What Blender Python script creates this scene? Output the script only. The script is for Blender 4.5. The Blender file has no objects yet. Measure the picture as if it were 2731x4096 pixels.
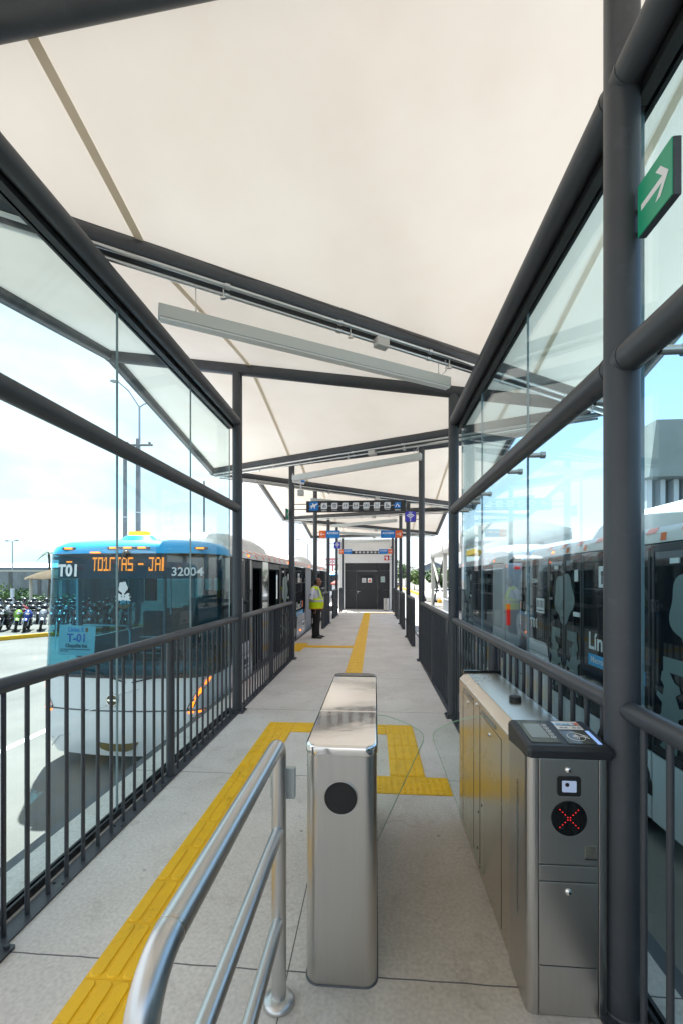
import bpy, bmesh, math, random
from mathutils import Vector, Matrix, Euler
random.seed(11)
R = math.radians
PI = math.pi
C = bpy.context.scene.collection
scene = bpy.context.scene

# ------------------------------------------------------------------ materials
def sset(b, k, v):
    if k in b.inputs: b.inputs[k].default_value = v

def mat(name, col, rough=0.5, metal=0.0, spec=0.5, emit=None, estr=0.0, coat=0.0,
        noise=0.0, nscale=8.0, bump=0.0, bscale=30.0, stretch=None, rnoise=0.0, grime=0.0, gscale=5.0):
    m = bpy.data.materials.new(name); m.use_nodes = True
    nt = m.node_tree; b = nt.nodes['Principled BSDF']
    c = (col[0], col[1], col[2], 1)
    b.inputs['Base Color'].default_value = c
    b.inputs['Roughness'].default_value = rough
    b.inputs['Metallic'].default_value = metal
    sset(b, 'Specular IOR Level', spec); sset(b, 'Coat Weight', coat)
    if emit is not None:
        sset(b, 'Emission Color', (emit[0], emit[1], emit[2], 1)); sset(b, 'Emission Strength', estr)
    if noise or bump or rnoise:
        tc = nt.nodes.new('ShaderNodeTexCoord'); mp = nt.nodes.new('ShaderNodeMapping')
        nt.links.new(tc.outputs['Object'], mp.inputs['Vector'])
        if stretch: mp.inputs['Scale'].default_value = stretch
        n = nt.nodes.new('ShaderNodeTexNoise'); n.inputs['Scale'].default_value = nscale
        n.inputs['Detail'].default_value = 6; n.inputs['Roughness'].default_value = 0.62
        nt.links.new(mp.outputs['Vector'], n.inputs['Vector'])
        if noise:
            r = nt.nodes.new('ShaderNodeMapRange')
            r.inputs['From Min'].default_value = 0.3; r.inputs['From Max'].default_value = 0.7
            r.inputs['To Min'].default_value = 1 - noise; r.inputs['To Max'].default_value = 1 + noise
            nt.links.new(n.outputs['Fac'], r.inputs['Value'])
            mx = nt.nodes.new('ShaderNodeVectorMath'); mx.operation = 'SCALE'
            mx.inputs[0].default_value = col[:3]
            nt.links.new(r.outputs['Result'], mx.inputs['Scale'])
            nt.links.new(mx.outputs['Vector'], b.inputs['Base Color'])
        if grime:
            n5 = nt.nodes.new('ShaderNodeTexNoise'); n5.inputs['Scale'].default_value = gscale; n5.inputs['Detail'].default_value = 9; n5.inputs['Roughness'].default_value = 0.72; n5.inputs['Distortion'].default_value = 0.8
            nt.links.new(tc.outputs['Object'], n5.inputs['Vector'])
            g5 = nt.nodes.new('ShaderNodeMapRange'); g5.inputs['From Min'].default_value = 0.30; g5.inputs['From Max'].default_value = 0.44; g5.inputs['To Min'].default_value = 1 - grime; g5.inputs['To Max'].default_value = 1.0
            nt.links.new(n5.outputs['Fac'], g5.inputs['Value'])
            m5 = nt.nodes.new('ShaderNodeVectorMath'); m5.operation = 'SCALE'
            nt.links.new(b.inputs['Base Color'].links[0].from_socket, m5.inputs[0]); nt.links.new(g5.outputs['Result'], m5.inputs['Scale'])
            nt.links.new(m5.outputs['Vector'], b.inputs['Base Color'])
        if rnoise:
            r2 = nt.nodes.new('ShaderNodeMapRange')
            r2.inputs['From Min'].default_value = 0.3; r2.inputs['From Max'].default_value = 0.7
            r2.inputs['To Min'].default_value = max(0.0, rough - rnoise); r2.inputs['To Max'].default_value = rough + rnoise
            nt.links.new(n.outputs['Fac'], r2.inputs['Value'])
            nt.links.new(r2.outputs['Result'], b.inputs['Roughness'])
        if bump:
            n2 = nt.nodes.new('ShaderNodeTexNoise'); n2.inputs['Scale'].default_value = bscale
            n2.inputs['Detail'].default_value = 4
            nt.links.new(mp.outputs['Vector'], n2.inputs['Vector'])
            bp = nt.nodes.new('ShaderNodeBump'); bp.inputs['Strength'].default_value = bump
            bp.inputs['Distance'].default_value = 0.01
            nt.links.new(n2.outputs['Fac'], bp.inputs['Height'])
            nt.links.new(bp.outputs['Normal'], b.inputs['Normal'])
    return m

def glass_mat(name, tint, f0=0.04, rough=0.0, body=0.0, bodycol=(0.5, 0.6, 0.6), k=1.0):
    # thin architectural glass: clear transmission plus mirror reflection by angle
    m = bpy.data.materials.new(name); m.use_nodes = True
    nt = m.node_tree; nt.nodes.clear()
    out = nt.nodes.new('ShaderNodeOutputMaterial')
    g = nt.nodes.new('ShaderNodeNewGeometry')
    d = nt.nodes.new('ShaderNodeVectorMath'); d.operation = 'DOT_PRODUCT'
    nt.links.new(g.outputs['Normal'], d.inputs[0]); nt.links.new(g.outputs['Incoming'], d.inputs[1])
    def mth(op, a, bval=None):
        n = nt.nodes.new('ShaderNodeMath'); n.operation = op
        if isinstance(a, (int, float)): n.inputs[0].default_value = a
        else: nt.links.new(a, n.inputs[0])
        if bval is not None:
            if isinstance(bval, (int, float)): n.inputs[1].default_value = bval
            else: nt.links.new(bval, n.inputs[1])
        return n.outputs[0]
    c = mth('ABSOLUTE', d.outputs['Value'])
    f = mth('MULTIPLY', mth('ADD', mth('MULTIPLY', mth('POWER', mth('SUBTRACT', 1.0, c), 5.0), 1 - f0), f0), k)
    tr = nt.nodes.new('ShaderNodeBsdfTransparent'); tr.inputs['Color'].default_value = (*tint, 1)
    gl = nt.nodes.new('ShaderNodeBsdfGlossy'); gl.inputs['Roughness'].default_value = rough
    gl.inputs['Color'].default_value = (1, 1, 1, 1)
    base = tr.outputs[0]
    if body:
        df = nt.nodes.new('ShaderNodeBsdfDiffuse'); df.inputs['Color'].default_value = (*bodycol, 1)
        m2 = nt.nodes.new('ShaderNodeMixShader'); m2.inputs[0].default_value = body
        nt.links.new(tr.outputs[0], m2.inputs[1]); nt.links.new(df.outputs[0], m2.inputs[2]); base = m2.outputs[0]
    mx = nt.nodes.new('ShaderNodeMixShader')
    nt.links.new(f, mx.inputs[0]); nt.links.new(base, mx.inputs[1]); nt.links.new(gl.outputs[0], mx.inputs[2])
    nt.links.new(mx.outputs[0], out.inputs[0])
    return m

def membrane_mat(name='tent_fabric', c0=(0.655, 0.60, 0.535), c1=(0.715, 0.675, 0.62), tm=0.15):
    m = bpy.data.materials.new(name); m.use_nodes = True
    nt = m.node_tree; nt.nodes.clear()
    out = nt.nodes.new('ShaderNodeOutputMaterial')
    tc = nt.nodes.new('ShaderNodeTexCoord')
    n = nt.nodes.new('ShaderNodeTexNoise'); n.inputs['Scale'].default_value = 0.9; n.inputs['Detail'].default_value = 7
    n.inputs['Roughness'].default_value = 0.55
    nt.links.new(tc.outputs['Object'], n.inputs['Vector'])
    cr = nt.nodes.new('ShaderNodeValToRGB')
    cr.color_ramp.elements[0].position = 0.30; cr.color_ramp.elements[0].color = (*c0, 1)
    cr.color_ramp.elements[1].position = 0.65; cr.color_ramp.elements[1].color = (*c1, 1)
    nt.links.new(n.outputs['Fac'], cr.inputs['Fac'])
    df = nt.nodes.new('ShaderNodeBsdfDiffuse'); tl = nt.nodes.new('ShaderNodeBsdfTranslucent')
    nt.links.new(cr.outputs['Color'], df.inputs['Color']); nt.links.new(cr.outputs['Color'], tl.inputs['Color'])
    mx = nt.nodes.new('ShaderNodeMixShader'); mx.inputs[0].default_value = tm
    nt.links.new(df.outputs[0], mx.inputs[1]); nt.links.new(tl.outputs[0], mx.inputs[2])
    nt.links.new(mx.outputs[0], out.inputs[0])
    return m

def floor_mat():
    m = bpy.data.materials.new('platform_concrete'); m.use_nodes = True
    nt = m.node_tree; b = nt.nodes['Principled BSDF']; L = nt.links.new
    tc = nt.nodes.new('ShaderNodeTexCoord')
    n1 = nt.nodes.new('ShaderNodeTexNoise'); n1.inputs['Scale'].default_value = 1.3; n1.inputs['Detail'].default_value = 8; n1.inputs['Roughness'].default_value = 0.6
    n2 = nt.nodes.new('ShaderNodeTexNoise'); n2.inputs['Scale'].default_value = 55; n2.inputs['Detail'].default_value = 5
    n3 = nt.nodes.new('ShaderNodeTexNoise'); n3.inputs['Scale'].default_value = 7; n3.inputs['Detail'].default_value = 6
    for n in (n1, n2, n3): L(tc.outputs['Object'], n.inputs['Vector'])
    r1 = nt.nodes.new('ShaderNodeValToRGB')
    r1.color_ramp.elements[0].position = 0.32; r1.color_ramp.elements[0].color = (0.67, 0.62, 0.565, 1)
    r1.color_ramp.elements[1].position = 0.68; r1.color_ramp.elements[1].color = (0.82, 0.775, 0.725, 1)
    L(n1.outputs['Fac'], r1.inputs['Fac'])
    r2 = nt.nodes.new('ShaderNodeMapRange'); r2.inputs['From Min'].default_value = 0.3; r2.inputs['From Max'].default_value = 0.7
    r2.inputs['To Min'].default_value = 0.86; r2.inputs['To Max'].default_value = 1.10
    L(n2.outputs['Fac'], r2.inputs['Value'])
    # sparse dark spots / scuffs
    r3 = nt.nodes.new('ShaderNodeValToRGB')
    r3.color_ramp.elements[0].position = 0.24; r3.color_ramp.elements[0].color = (0.72, 0.70, 0.68, 1)
    r3.color_ramp.elements[1].position = 0.36; r3.color_ramp.elements[1].color = (1, 1, 1, 1)
    L(n3.outputs['Fac'], r3.inputs['Fac'])
    m1 = nt.nodes.new('ShaderNodeVectorMath'); m1.operation = 'SCALE'
    L(r1.outputs['Color'], m1.inputs[0]); L(r2.outputs['Result'], m1.inputs['Scale'])
    m2 = nt.nodes.new('ShaderNodeVectorMath'); m2.operation = 'MULTIPLY'
    L(m1.outputs['Vector'], m2.inputs[0]); L(r3.outputs['Color'], m2.inputs[1])
    # brown foot-traffic stain worn into the passage
    mpp = nt.nodes.new('ShaderNodeMapping'); mpp.inputs['Location'].default_value = (-0.32, -2.0*0.42, 0); mpp.inputs['Scale'].default_value = (1.0, 0.42, 1)
    L(tc.outputs['Object'], mpp.inputs['Vector'])
    ln_ = nt.nodes.new('ShaderNodeVectorMath'); ln_.operation = 'LENGTH'; L(mpp.outputs['Vector'], ln_.inputs[0])
    sm = nt.nodes.new('ShaderNodeMath'); sm.operation = 'MULTIPLY_ADD'; sm.inputs[1].default_value = 0.55; L(n1.outputs['Fac'], sm.inputs[0]); L(ln_.outputs['Value'], sm.inputs[2])
    sr = nt.nodes.new('ShaderNodeValToRGB'); sr.color_ramp.elements[0].position = 0.42; sr.color_ramp.elements[0].color = (0.88, 0.83, 0.745, 1); sr.color_ramp.elements[1].position = 0.95; sr.color_ramp.elements[1].color = (1, 1, 1, 1)
    L(sm.outputs[0], sr.inputs['Fac'])
    m0 = nt.nodes.new('ShaderNodeVectorMath'); m0.operation = 'MULTIPLY'; L(m2.outputs['Vector'], m0.inputs[0]); L(sr.outputs['Color'], m0.inputs[1])
    m2 = m0
    # scattered gum spots and scuffs
    vo = nt.nodes.new('ShaderNodeTexVoronoi'); vo.inputs['Scale'].default_value = 3.2; L(tc.outputs['Object'], vo.inputs['Vector'])
    vr = nt.nodes.new('ShaderNodeValToRGB'); vr.color_ramp.elements[0].position = 0.022; vr.color_ramp.elements[0].color = (0.55, 0.53, 0.50, 1); vr.color_ramp.elements[1].position = 0.05; vr.color_ramp.elements[1].color = (1, 1, 1, 1)
    L(vo.outputs['Distance'], vr.inputs['Fac'])
    m9 = nt.nodes.new('ShaderNodeVectorMath'); m9.operation = 'MULTIPLY'; L(m2.outputs['Vector'], m9.inputs[0]); L(vr.outputs['Color'], m9.inputs[1])
    n8 = nt.nodes.new('ShaderNodeTexNoise'); n8.inputs['Scale'].default_value = 4.0; n8.inputs['Detail'].default_value = 9; n8.inputs['Roughness'].default_value = 0.75; n8.inputs['Distortion'].default_value = 1.2; L(tc.outputs['Object'], n8.inputs['Vector'])
    r8 = nt.nodes.new('ShaderNodeValToRGB'); r8.color_ramp.elements[0].position = 0.30; r8.color_ramp.elements[0].color = (0.80, 0.78, 0.75, 1); r8.color_ramp.elements[1].position = 0.46; r8.color_ramp.elements[1].color = (1, 1, 1, 1); L(n8.outputs['Fac'], r8.inputs['Fac'])
    m8 = nt.nodes.new('ShaderNodeVectorMath'); m8.operation = 'MULTIPLY'; L(m9.outputs['Vector'], m8.inputs[0]); L(r8.outputs['Color'], m8.inputs[1])
    m2 = m8
    # saw-cut joints
    sx = nt.nodes.new('ShaderNodeSeparateXYZ'); L(tc.outputs['Object'], sx.inputs[0])
    wob = nt.nodes.new('ShaderNodeMath'); wob.operation = 'MULTIPLY_ADD'
    wob.inputs[1].default_value = 0.012; L(n3.outputs['Fac'], wob.inputs[0]); L(sx.outputs['Y'], wob.inputs[2])
    def mth(op, a, bb):
        n = nt.nodes.new('ShaderNodeMath'); n.operation = op
        for i, v in enumerate((a, bb)):
            if isinstance(v, (int, float)): n.inputs[i].default_value = v
            else: L(v, n.inputs[i])
        return n.outputs[0]
    md = mth('PINGPONG', mth('SUBTRACT', wob.outputs[0], 1.86), 0.925)
    jy = mth('LESS_THAN', md, 0.0035)
    jx = mth('MULTIPLY', mth('LESS_THAN', mth('ABSOLUTE', mth('ADD', sx.outputs['X'], 0.372), 0), 0.0028), mth('LESS_THAN', sx.outputs['Y'], 3.7))
    j = mth('MAXIMUM', jy, jx)
    m3 = nt.nodes.new('ShaderNodeMix'); m3.data_type = 'RGBA'
    L(j, m3.inputs['Factor']); L(m2.outputs['Vector'], m3.inputs['A']); m3.inputs['B'].default_value = (0.14, 0.13, 0.12, 1)
    L(m3.outputs['Result'], b.inputs['Base Color'])
    b.inputs['Roughness'].default_value = 0.62
    hh = mth('SUBTRACT', mth('MULTIPLY', n2.outputs['Fac'], 0.25), j)
    bp = nt.nodes.new('ShaderNodeBump'); bp.inputs['Strength'].default_value = 0.35; bp.inputs['Distance'].default_value = 0.004
    L(hh, bp.inputs['Height']); L(bp.outputs['Normal'], b.inputs['Normal'])
    return m

M = {}
M['steel'] = mat('grey_painted_steel', (0.050, 0.056, 0.064), 0.44, noise=0.15, nscale=3, grime=-0.35, gscale=9, bump=0.05, bscale=60)
M['black'] = mat('black_rubber', (0.012, 0.013, 0.014), 0.5)
M['blackgloss'] = mat('black_gloss', (0.008, 0.009, 0.01), 0.12)
M['inox'] = mat('brushed_stainless', (0.57, 0.555, 0.53), 0.31, 1.0, noise=0.025, nscale=60, stretch=(1, 1, 0.02))
M['inoxpipe'] = mat('stainless_tube', (0.60, 0.595, 0.58), 0.32, 1.0, noise=0.02, nscale=3, rnoise=0.02)
M['inoxdark'] = mat('stainless_warm_reflection', (0.64, 0.585, 0.50), 0.26, 1.0, noise=0.03, nscale=3, rnoise=0.03)  # warm tint paints in the tan floor reflected by the cabinet side
M['chrome'] = mat('polished_steel', (0.86, 0.84, 0.82), 0.09, 1.0, bump=0.25, bscale=2.2)
M['galv'] = mat('galvanised_pipe', (0.58, 0.60, 0.60), 0.33, 1.0)
M['fabric'] = membrane_mat()
M['tape'] = membrane_mat('fabric_seam', (0.72, 0.63, 0.49), (0.75, 0.67, 0.53), 0.21)
M['flap'] = mat('fabric_edge', (0.16, 0.14, 0.125), 0.85, noise=0.5, nscale=14)
M['floor'] = floor_mat()
M['concrete'] = mat('road_concrete', (0.15, 0.145, 0.138), 0.85, noise=0.2, nscale=0.6, bump=0.2, bscale=20)
M['asphalt'] = mat('lane_surface', (0.27, 0.27, 0.265), 0.85, noise=0.18, nscale=0.8, bump=0.2, bscale=20)
M['edge'] = mat('platform_edge', (0.10, 0.11, 0.12), 0.6)
M['yellow'] = mat('tactile_yellow', (1.0, 0.575, 0.003), 0.48, noise=0.08, nscale=6, bump=0.15, bscale=120, grime=0.34, gscale=6.5)
M['yellowdk'] = mat('tactile_yellow_base', (0.95, 0.54, 0.003), 0.55, noise=0.12, nscale=9)
M['curbyel'] = mat('kerb_yellow', (0.72, 0.40, 0.01), 0.7)
M['white'] = mat('white_paint', (0.78, 0.79, 0.79), 0.35, noise=0.04, nscale=2)
M['buswhite'] = mat('bus_white', (0.72, 0.745, 0.77), 0.22, coat=0.4)
M['blue'] = mat('bus_blue', (0.0, 0.42, 0.86), 0.35, coat=0.15)
M['busglass'] = mat('bus_black_glass', (0.006, 0.009, 0.012), 0.035, spec=0.45, bump=0.035, bscale=1.3)
M['busmirror'] = mat('bus_gloss_panel', (0.17, 0.19, 0.20), 0.05, spec=1.0, metal=0.75, bump=0.05, bscale=1.6)
M['bellows'] = mat('bellows_grey', (0.42, 0.43, 0.44), 0.7)
M['roofgrey'] = mat('bus_roof', (0.70, 0.71, 0.71), 0.5, noise=0.06, nscale=2.5)
M['interior'] = mat('bus_interior', (0.16, 0.20, 0.21), 0.6)
M['seat'] = mat('bus_seat', (0.10, 0.14, 0.15), 0.6)
M['screen'] = glass_mat('screen_glass', (0.82, 0.95, 0.985), 0.032, k=1.0)
M['screenleft'] = glass_mat('screen_glass_dim_reflection', (0.88, 0.965, 0.975), 0.03, k=0.42)  # uncoated glass; mirror reflection scaled down to thin the veil over the bus
M['wind'] = glass_mat('windscreen_glass', (0.27, 0.58, 0.68), 0.03)
M['tintwin'] = glass_mat('bus_window_glass', (0.30, 0.42, 0.44), 0.05)
M['flapglass'] = glass_mat('flap_glass', (0.965, 0.985, 0.97), 0.02, k=0.6)
M['glassedge'] = mat('glass_edge_green', (0.42, 0.66, 0.42), 0.2)
M['seamline'] = mat('glass_joint', (0.30, 0.36, 0.37), 0.3)
M['amber'] = mat('amber_lamp', (0.8, 0.25, 0.02), 0.3, emit=(1.0, 0.14, 0.003), estr=1.2)
M['led'] = mat('amber_led', (0.8, 0.35, 0.05), 0.3, emit=(1.0, 0.135, 0.003), estr=1.15)
M['redled'] = mat('red_led', (0.8, 0.02, 0.02), 0.3, emit=(1.0, 0.02, 0.03), estr=0.22)
M['redlamp'] = mat('red_lamp', (0.55, 0.02, 0.02), 0.25, emit=(1.0, 0.03, 0.02), estr=0.12)
M['bluelit'] = mat('blue_lit_strip', (0.35, 0.5, 0.85), 0.3, emit=(0.3, 0.5, 1.0), estr=0.12)
M['lens'] = mat('scanner_lens', (0.42, 0.5, 0.68), 0.15, emit=(0.5, 0.6, 0.85), estr=0.06)
M['lcd'] = mat('lcd_screen', (0.30, 0.34, 0.33), 0.15)
M['lcdglass'] = mat('lcd_glass', (0.10, 0.115, 0.105), 0.08)
M['green'] = mat('sign_green', (0.012, 0.36, 0.19), 0.35)
M['signwhite'] = mat('sign_white', (0.85, 0.86, 0.86), 0.45)
M['signgrey'] = mat('sign_pale_grey', (0.72, 0.75, 0.79), 0.45)
M['signblack'] = mat('sign_black', (0.022, 0.025, 0.030), 0.4)
M['signblue'] = mat('sign_blue', (0.0, 0.19, 0.62), 0.4)
M['signcyan'] = mat('sign_cyan', (0.05, 0.42, 0.80), 0.4)
M['signorange'] = mat('sign_orange', (0.86, 0.15, 0.025), 0.4)
M['signviolet'] = mat('sign_violet', (0.06, 0.05, 0.52), 0.4)
M['signred'] = mat('sign_red', (0.55, 0.015, 0.02), 0.4)
M['doorgrey'] = mat('door_dark_grey', (0.028, 0.030, 0.034), 0.55, noise=0.1, nscale=3)
M['wall'] = mat('kiosk_white_wall', (0.82, 0.82, 0.81), 0.7, noise=0.04, nscale=2)
M['skin'] = mat('skin', (0.24, 0.105, 0.06), 0.5, noise=0.08, nscale=30)
M['hair'] = mat('dark_hair', (0.02, 0.017, 0.015), 0.6)
M['vest'] = mat('hi_vis_yellow', (0.70, 0.88, 0.0), 0.65, emit=(0.62, 0.8, 0.0), estr=0.0, noise=0.1, nscale=9, bump=0.5, bscale=9)
M['vesttrim'] = mat('vest_orange_trim', (0.85, 0.36, 0.02), 0.6)
M['reflect'] = mat('reflective_band', (0.50, 0.53, 0.52), 0.35)
M['shirt'] = mat('white_shirt', (0.74, 0.73, 0.78), 0.8, bump=0.5, bscale=10)
M['trousers'] = mat('black_trousers', (0.011, 0.011, 0.012), 0.8, bump=0.7, bscale=10)
M['shoe'] = mat('black_shoe', (0.010, 0.010, 0.011), 0.35)
M['lampalu'] = mat('lamp_aluminium', (0.50, 0.53, 0.51), 0.45, metal=0.3)
M['diff'] = mat('lamp_diffuser', (0.72, 0.73, 0.72), 0.4)
M['boxgrey'] = mat('junction_grey', (0.52, 0.51, 0.48), 0.6)
M['leaf'] = mat('leaf_green', (0.045, 0.105, 0.022), 0.6, noise=0.4, nscale=2.0)
M['leaf2'] = mat('leaf_light_green', (0.10, 0.17, 0.035), 0.6, noise=0.4, nscale=2.0)
M['bark'] = mat('bark', (0.10, 0.08, 0.06), 0.9, noise=0.3, nscale=6)
M['pole'] = mat('pole_concrete', (0.22, 0.23, 0.245), 0.8, noise=0.2, nscale=2)
M['lamppole'] = mat('lamp_pole_grey', (0.36, 0.38, 0.40), 0.5)
M['wallgrey'] = mat('block_wall_grey', (0.27, 0.28, 0.28), 0.9, noise=0.35, nscale=1.2, stretch=(1, 1, 0.35))
M['cream'] = mat('cream_paint', (0.62, 0.56, 0.46), 0.8)
M['roofmetal'] = mat('white_metal_roof', (0.74, 0.76, 0.76), 0.5)
M['thatch'] = mat('thatch', (0.15, 0.10, 0.06), 0.95, noise=0.4, nscale=12, bump=0.8, bscale=30)
M['tent'] = membrane_mat('marquee_white', (0.60, 0.60, 0.58), (0.68, 0.68, 0.66), 0.30)
M['tentpost'] = mat('marquee_post', (0.40, 0.39, 0.36), 0.5, noise=0.08, nscale=2)
M['fascia'] = mat('building_fascia', (0.27, 0.295, 0.285), 0.6, noise=0.1, nscale=0.5)
M['louver'] = mat('building_louver', (0.15, 0.17, 0.18), 0.5)
M['tyre'] = mat('tyre', (0.012, 0.012, 0.012), 0.7)
M['rim'] = mat('wheel_rim', (0.35, 0.35, 0.36), 0.35, 0.8)
M['moto_black'] = mat('moto_black', (0.02, 0.02, 0.024), 0.3)
M['moto_red'] = mat('moto_red', (0.42, 0.02, 0.025), 0.3)
M['moto_blue'] = mat('moto_blue', (0.03, 0.06, 0.30), 0.3)
M['moto_grey'] = mat('moto_grey', (0.30, 0.33, 0.36), 0.3)
M['moto_green'] = mat('moto_green', (0.22, 0.42, 0.04), 0.3)
M['brickred'] = mat('red_roof', (0.42, 0.07, 0.05), 0.7)
M['signred2'] = mat('store_sign_red', (0.48, 0.03, 0.04), 0.5)
M['houseblue'] = mat('house_grey', (0.20, 0.23, 0.27), 0.7)
M['bin'] = M['inox']

# ------------------------------------------------------------------ mesh builder
class MB:
    def __init__(s): s.v = []; s.f = []; s.mi = []; s.sm = []; s.cm = 0
    def add(s, vs, fs, smooth=False):
        o = len(s.v); s.v += [tuple(v) for v in vs]
        for f in fs:
            s.f.append([i + o for i in f]); s.mi.append(s.cm); s.sm.append(smooth)
        return s
    def box(s, x0, x1, y0, y1, z0, z1):
        if x0 > x1: x0, x1 = x1, x0
        if y0 > y1: y0, y1 = y1, y0
        if z0 > z1: z0, z1 = z1, z0
        return s.add([(x0,y0,z0),(x1,y0,z0),(x1,y1,z0),(x0,y1,z0),(x0,y0,z1),(x1,y0,z1),(x1,y1,z1),(x0,y1,z1)],
              [(3,2,1,0),(4,5,6,7),(0,1,5,4),(1,2,6,5),(2,3,7,6),(3,0,4,7)])
    def cyl(s, p0, p1, r0, r1=None, n=20, caps=True):
        r1 = r0 if r1 is None else r1
        p0, p1 = Vector(p0), Vector(p1); d = (p1 - p0).normalized()
        a = d.orthogonal().normalized(); b = d.cross(a)
        vs = []
        for p, r in ((p0, r0), (p1, r1)):
            for i in range(n):
                t = 2*PI*i/n; vs.append(p + a*(r*math.cos(t)) + b*(r*math.sin(t)))
        s.add(vs, [(i, (i+1) % n, n+(i+1) % n, n+i) for i in range(n)], True)
        if caps:
            s.add(vs[:n], [tuple(reversed(range(n)))]); s.add(vs[n:], [tuple(range(n))])
        return s
    def tube(s, pts, r, n=14, caps=True):
        pts = [Vector(p) for p in pts]; rs = r if isinstance(r, (list, tuple)) else [r]*len(pts)
        rings = []; a = None
        for i, p in enumerate(pts):
            d = (pts[min(i+1, len(pts)-1)] - pts[max(i-1, 0)]).normalized()
            if a is None: a = d.orthogonal().normalized()
            else: a = (a - d*a.dot(d)).normalized()
            b = d.cross(a)
            rings.append([p + a*(rs[i]*math.cos(2*PI*k/n)) + b*(rs[i]*math.sin(2*PI*k/n)) for k in range(n)])
        return s.loft(rings, True, caps)
    def loft(s, rings, closed=True, caps=False, smooth=True):
        n = len(rings[0]); vs = [v for r in rings for v in r]; fs = []
        for i in range(len(rings)-1):
            for k in range(n if closed else n-1):
                k2 = (k+1) % n
                fs.append((i*n+k, i*n+k2, (i+1)*n+k2, (i+1)*n+k))
        s.add(vs, fs, smooth)
        if caps:
            s.add(rings[0], [tuple(reversed(range(n)))]); s.add(rings[-1], [tuple(range(n))])
        return s
    def prism(s, poly, vec):
        n = len(poly); p = [Vector(q) for q in poly]; v = Vector(vec)
        vs = p + [q + v for q in p]
        return s.add(vs, [tuple(reversed(range(n))), tuple(range(n, 2*n))] + [(i, (i+1) % n, n+(i+1) % n, n+i) for i in range(n)])
    def poly(s, pts): return s.add(pts, [tuple(range(len(pts)))])
    def ball(s, c, r, nu=14, nv=9, sc=(1,1,1)):
        rings = []
        for j in range(nv+1):
            t = PI*(0.02 + 0.96*j/nv)
            rings.append([(c[0]+r*sc[0]*math.sin(t)*math.cos(2*PI*i/nu), c[1]+r*sc[1]*math.sin(t)*math.sin(2*PI*i/nu), c[2]-r*sc[2]*math.cos(t)) for i in range(nu)])
        return s.loft(rings, True, True)
    def build(s, name, mats, parent=None, world=False, off=(0,0,0), bevel=0.0):
        me = bpy.data.meshes.new(name)
        o3 = Vector(off)
        if world and parent is not None:
            p = parent
            while p is not None: o3 = o3 - p.location; p = p.parent
        base = None
        if parent is None and s.v:
            xs = [v[0] for v in s.v]; ys = [v[1] for v in s.v]; zs = [v[2] for v in s.v]
            base = Vector(((min(xs)+max(xs))/2, (min(ys)+max(ys))/2, min(zs)))
            o3 = o3 - base
        me.from_pydata([(v[0]+o3.x, v[1]+o3.y, v[2]+o3.z) for v in s.v], [], s.f)
        for m in (mats if isinstance(mats, (list, tuple)) else [mats]): me.materials.append(m)
        me.polygons.foreach_set('material_index', s.mi); me.polygons.foreach_set('use_smooth', s.sm)
        me.update()
        o = bpy.data.objects.new(name, me); C.objects.link(o)
        if base is not None: o.location = base
        if parent: o.parent = parent
        if bevel:
            md = o.modifiers.new('bevel', 'BEVEL'); md.width = bevel; md.segments = 2; md.limit_method = 'ANGLE'
        return o

def tag(o, label=None, cat=None, group=None, kind=None):
    if label: o['label'] = label
    if cat: o['category'] = cat
    if group: o['group'] = group
    if kind: o['kind'] = kind
    return o
def thing(name, loc, label, cat, group=None, rz=0.0):
    o = bpy.data.objects.new(name, None); C.objects.link(o); o.empty_display_size = 0.1
    o.location = loc; o.rotation_euler = (0, 0, rz)
    return tag(o, label, cat, group)
def copy_tree(o, parent=None):
    c = o.copy(); C.objects.link(c); c.parent = parent
    for ch in list(o.children): copy_tree(ch, c)
    return c
def inst(o, loc, parent):
    c = o.copy(); C.objects.link(c); c.parent = parent; c.location = loc; return c

DEPS = bpy.context.evaluated_depsgraph_get
def text_mesh(s, size, bold=0.0, align='CENTER', ext=0.0, sx=1.0):
    cu = bpy.data.curves.new('lettering', 'FONT'); cu.body = s; cu.size = size; cu.offset = bold
    cu.align_x = align; cu.align_y = 'CENTER'; cu.extrude = ext; cu.resolution_u = 3; cu.fill_mode = 'FRONT' if ext == 0 else 'BOTH'
    ob = bpy.data.objects.new('lettering', cu); C.objects.link(ob)
    dg = DEPS(); dg.update()
    me = bpy.data.meshes.new_from_object(ob.evaluated_get(dg))
    vs = [(v.co.x*sx, v.co.y, v.co.z) for v in me.vertices]; fs = [tuple(p.vertices) for p in me.polygons]
    bpy.data.objects.remove(ob); bpy.data.curves.remove(cu); bpy.data.meshes.remove(me)
    return vs, fs
def face_map(face, x, y, z):
    # lettering plane -> space: face '-Y' reads along +X, '+X' reads along +Y, '-X' reads along -Y, '+Z' reads along +X
    if face == '-Y': return lambda a, b, c=0: (x+a, y-c, z+b)
    if face == '+X': return lambda a, b, c=0: (x+c, y+a, z+b)
    if face == '-X': return lambda a, b, c=0: (x-c, y-a, z+b)
    return lambda a, b, c=0: (x+a, y+b, z+c)
def put_text(mb, s, size, face, x, y, z, bold=0.0, align='CENTER', sx=1.0):
    vs, fs = text_mesh(s, size, bold, align, 0, sx); f = face_map(face, x, y, z)
    mb.add([f(a, b, c) for a, b, c in vs], fs); return mb
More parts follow.
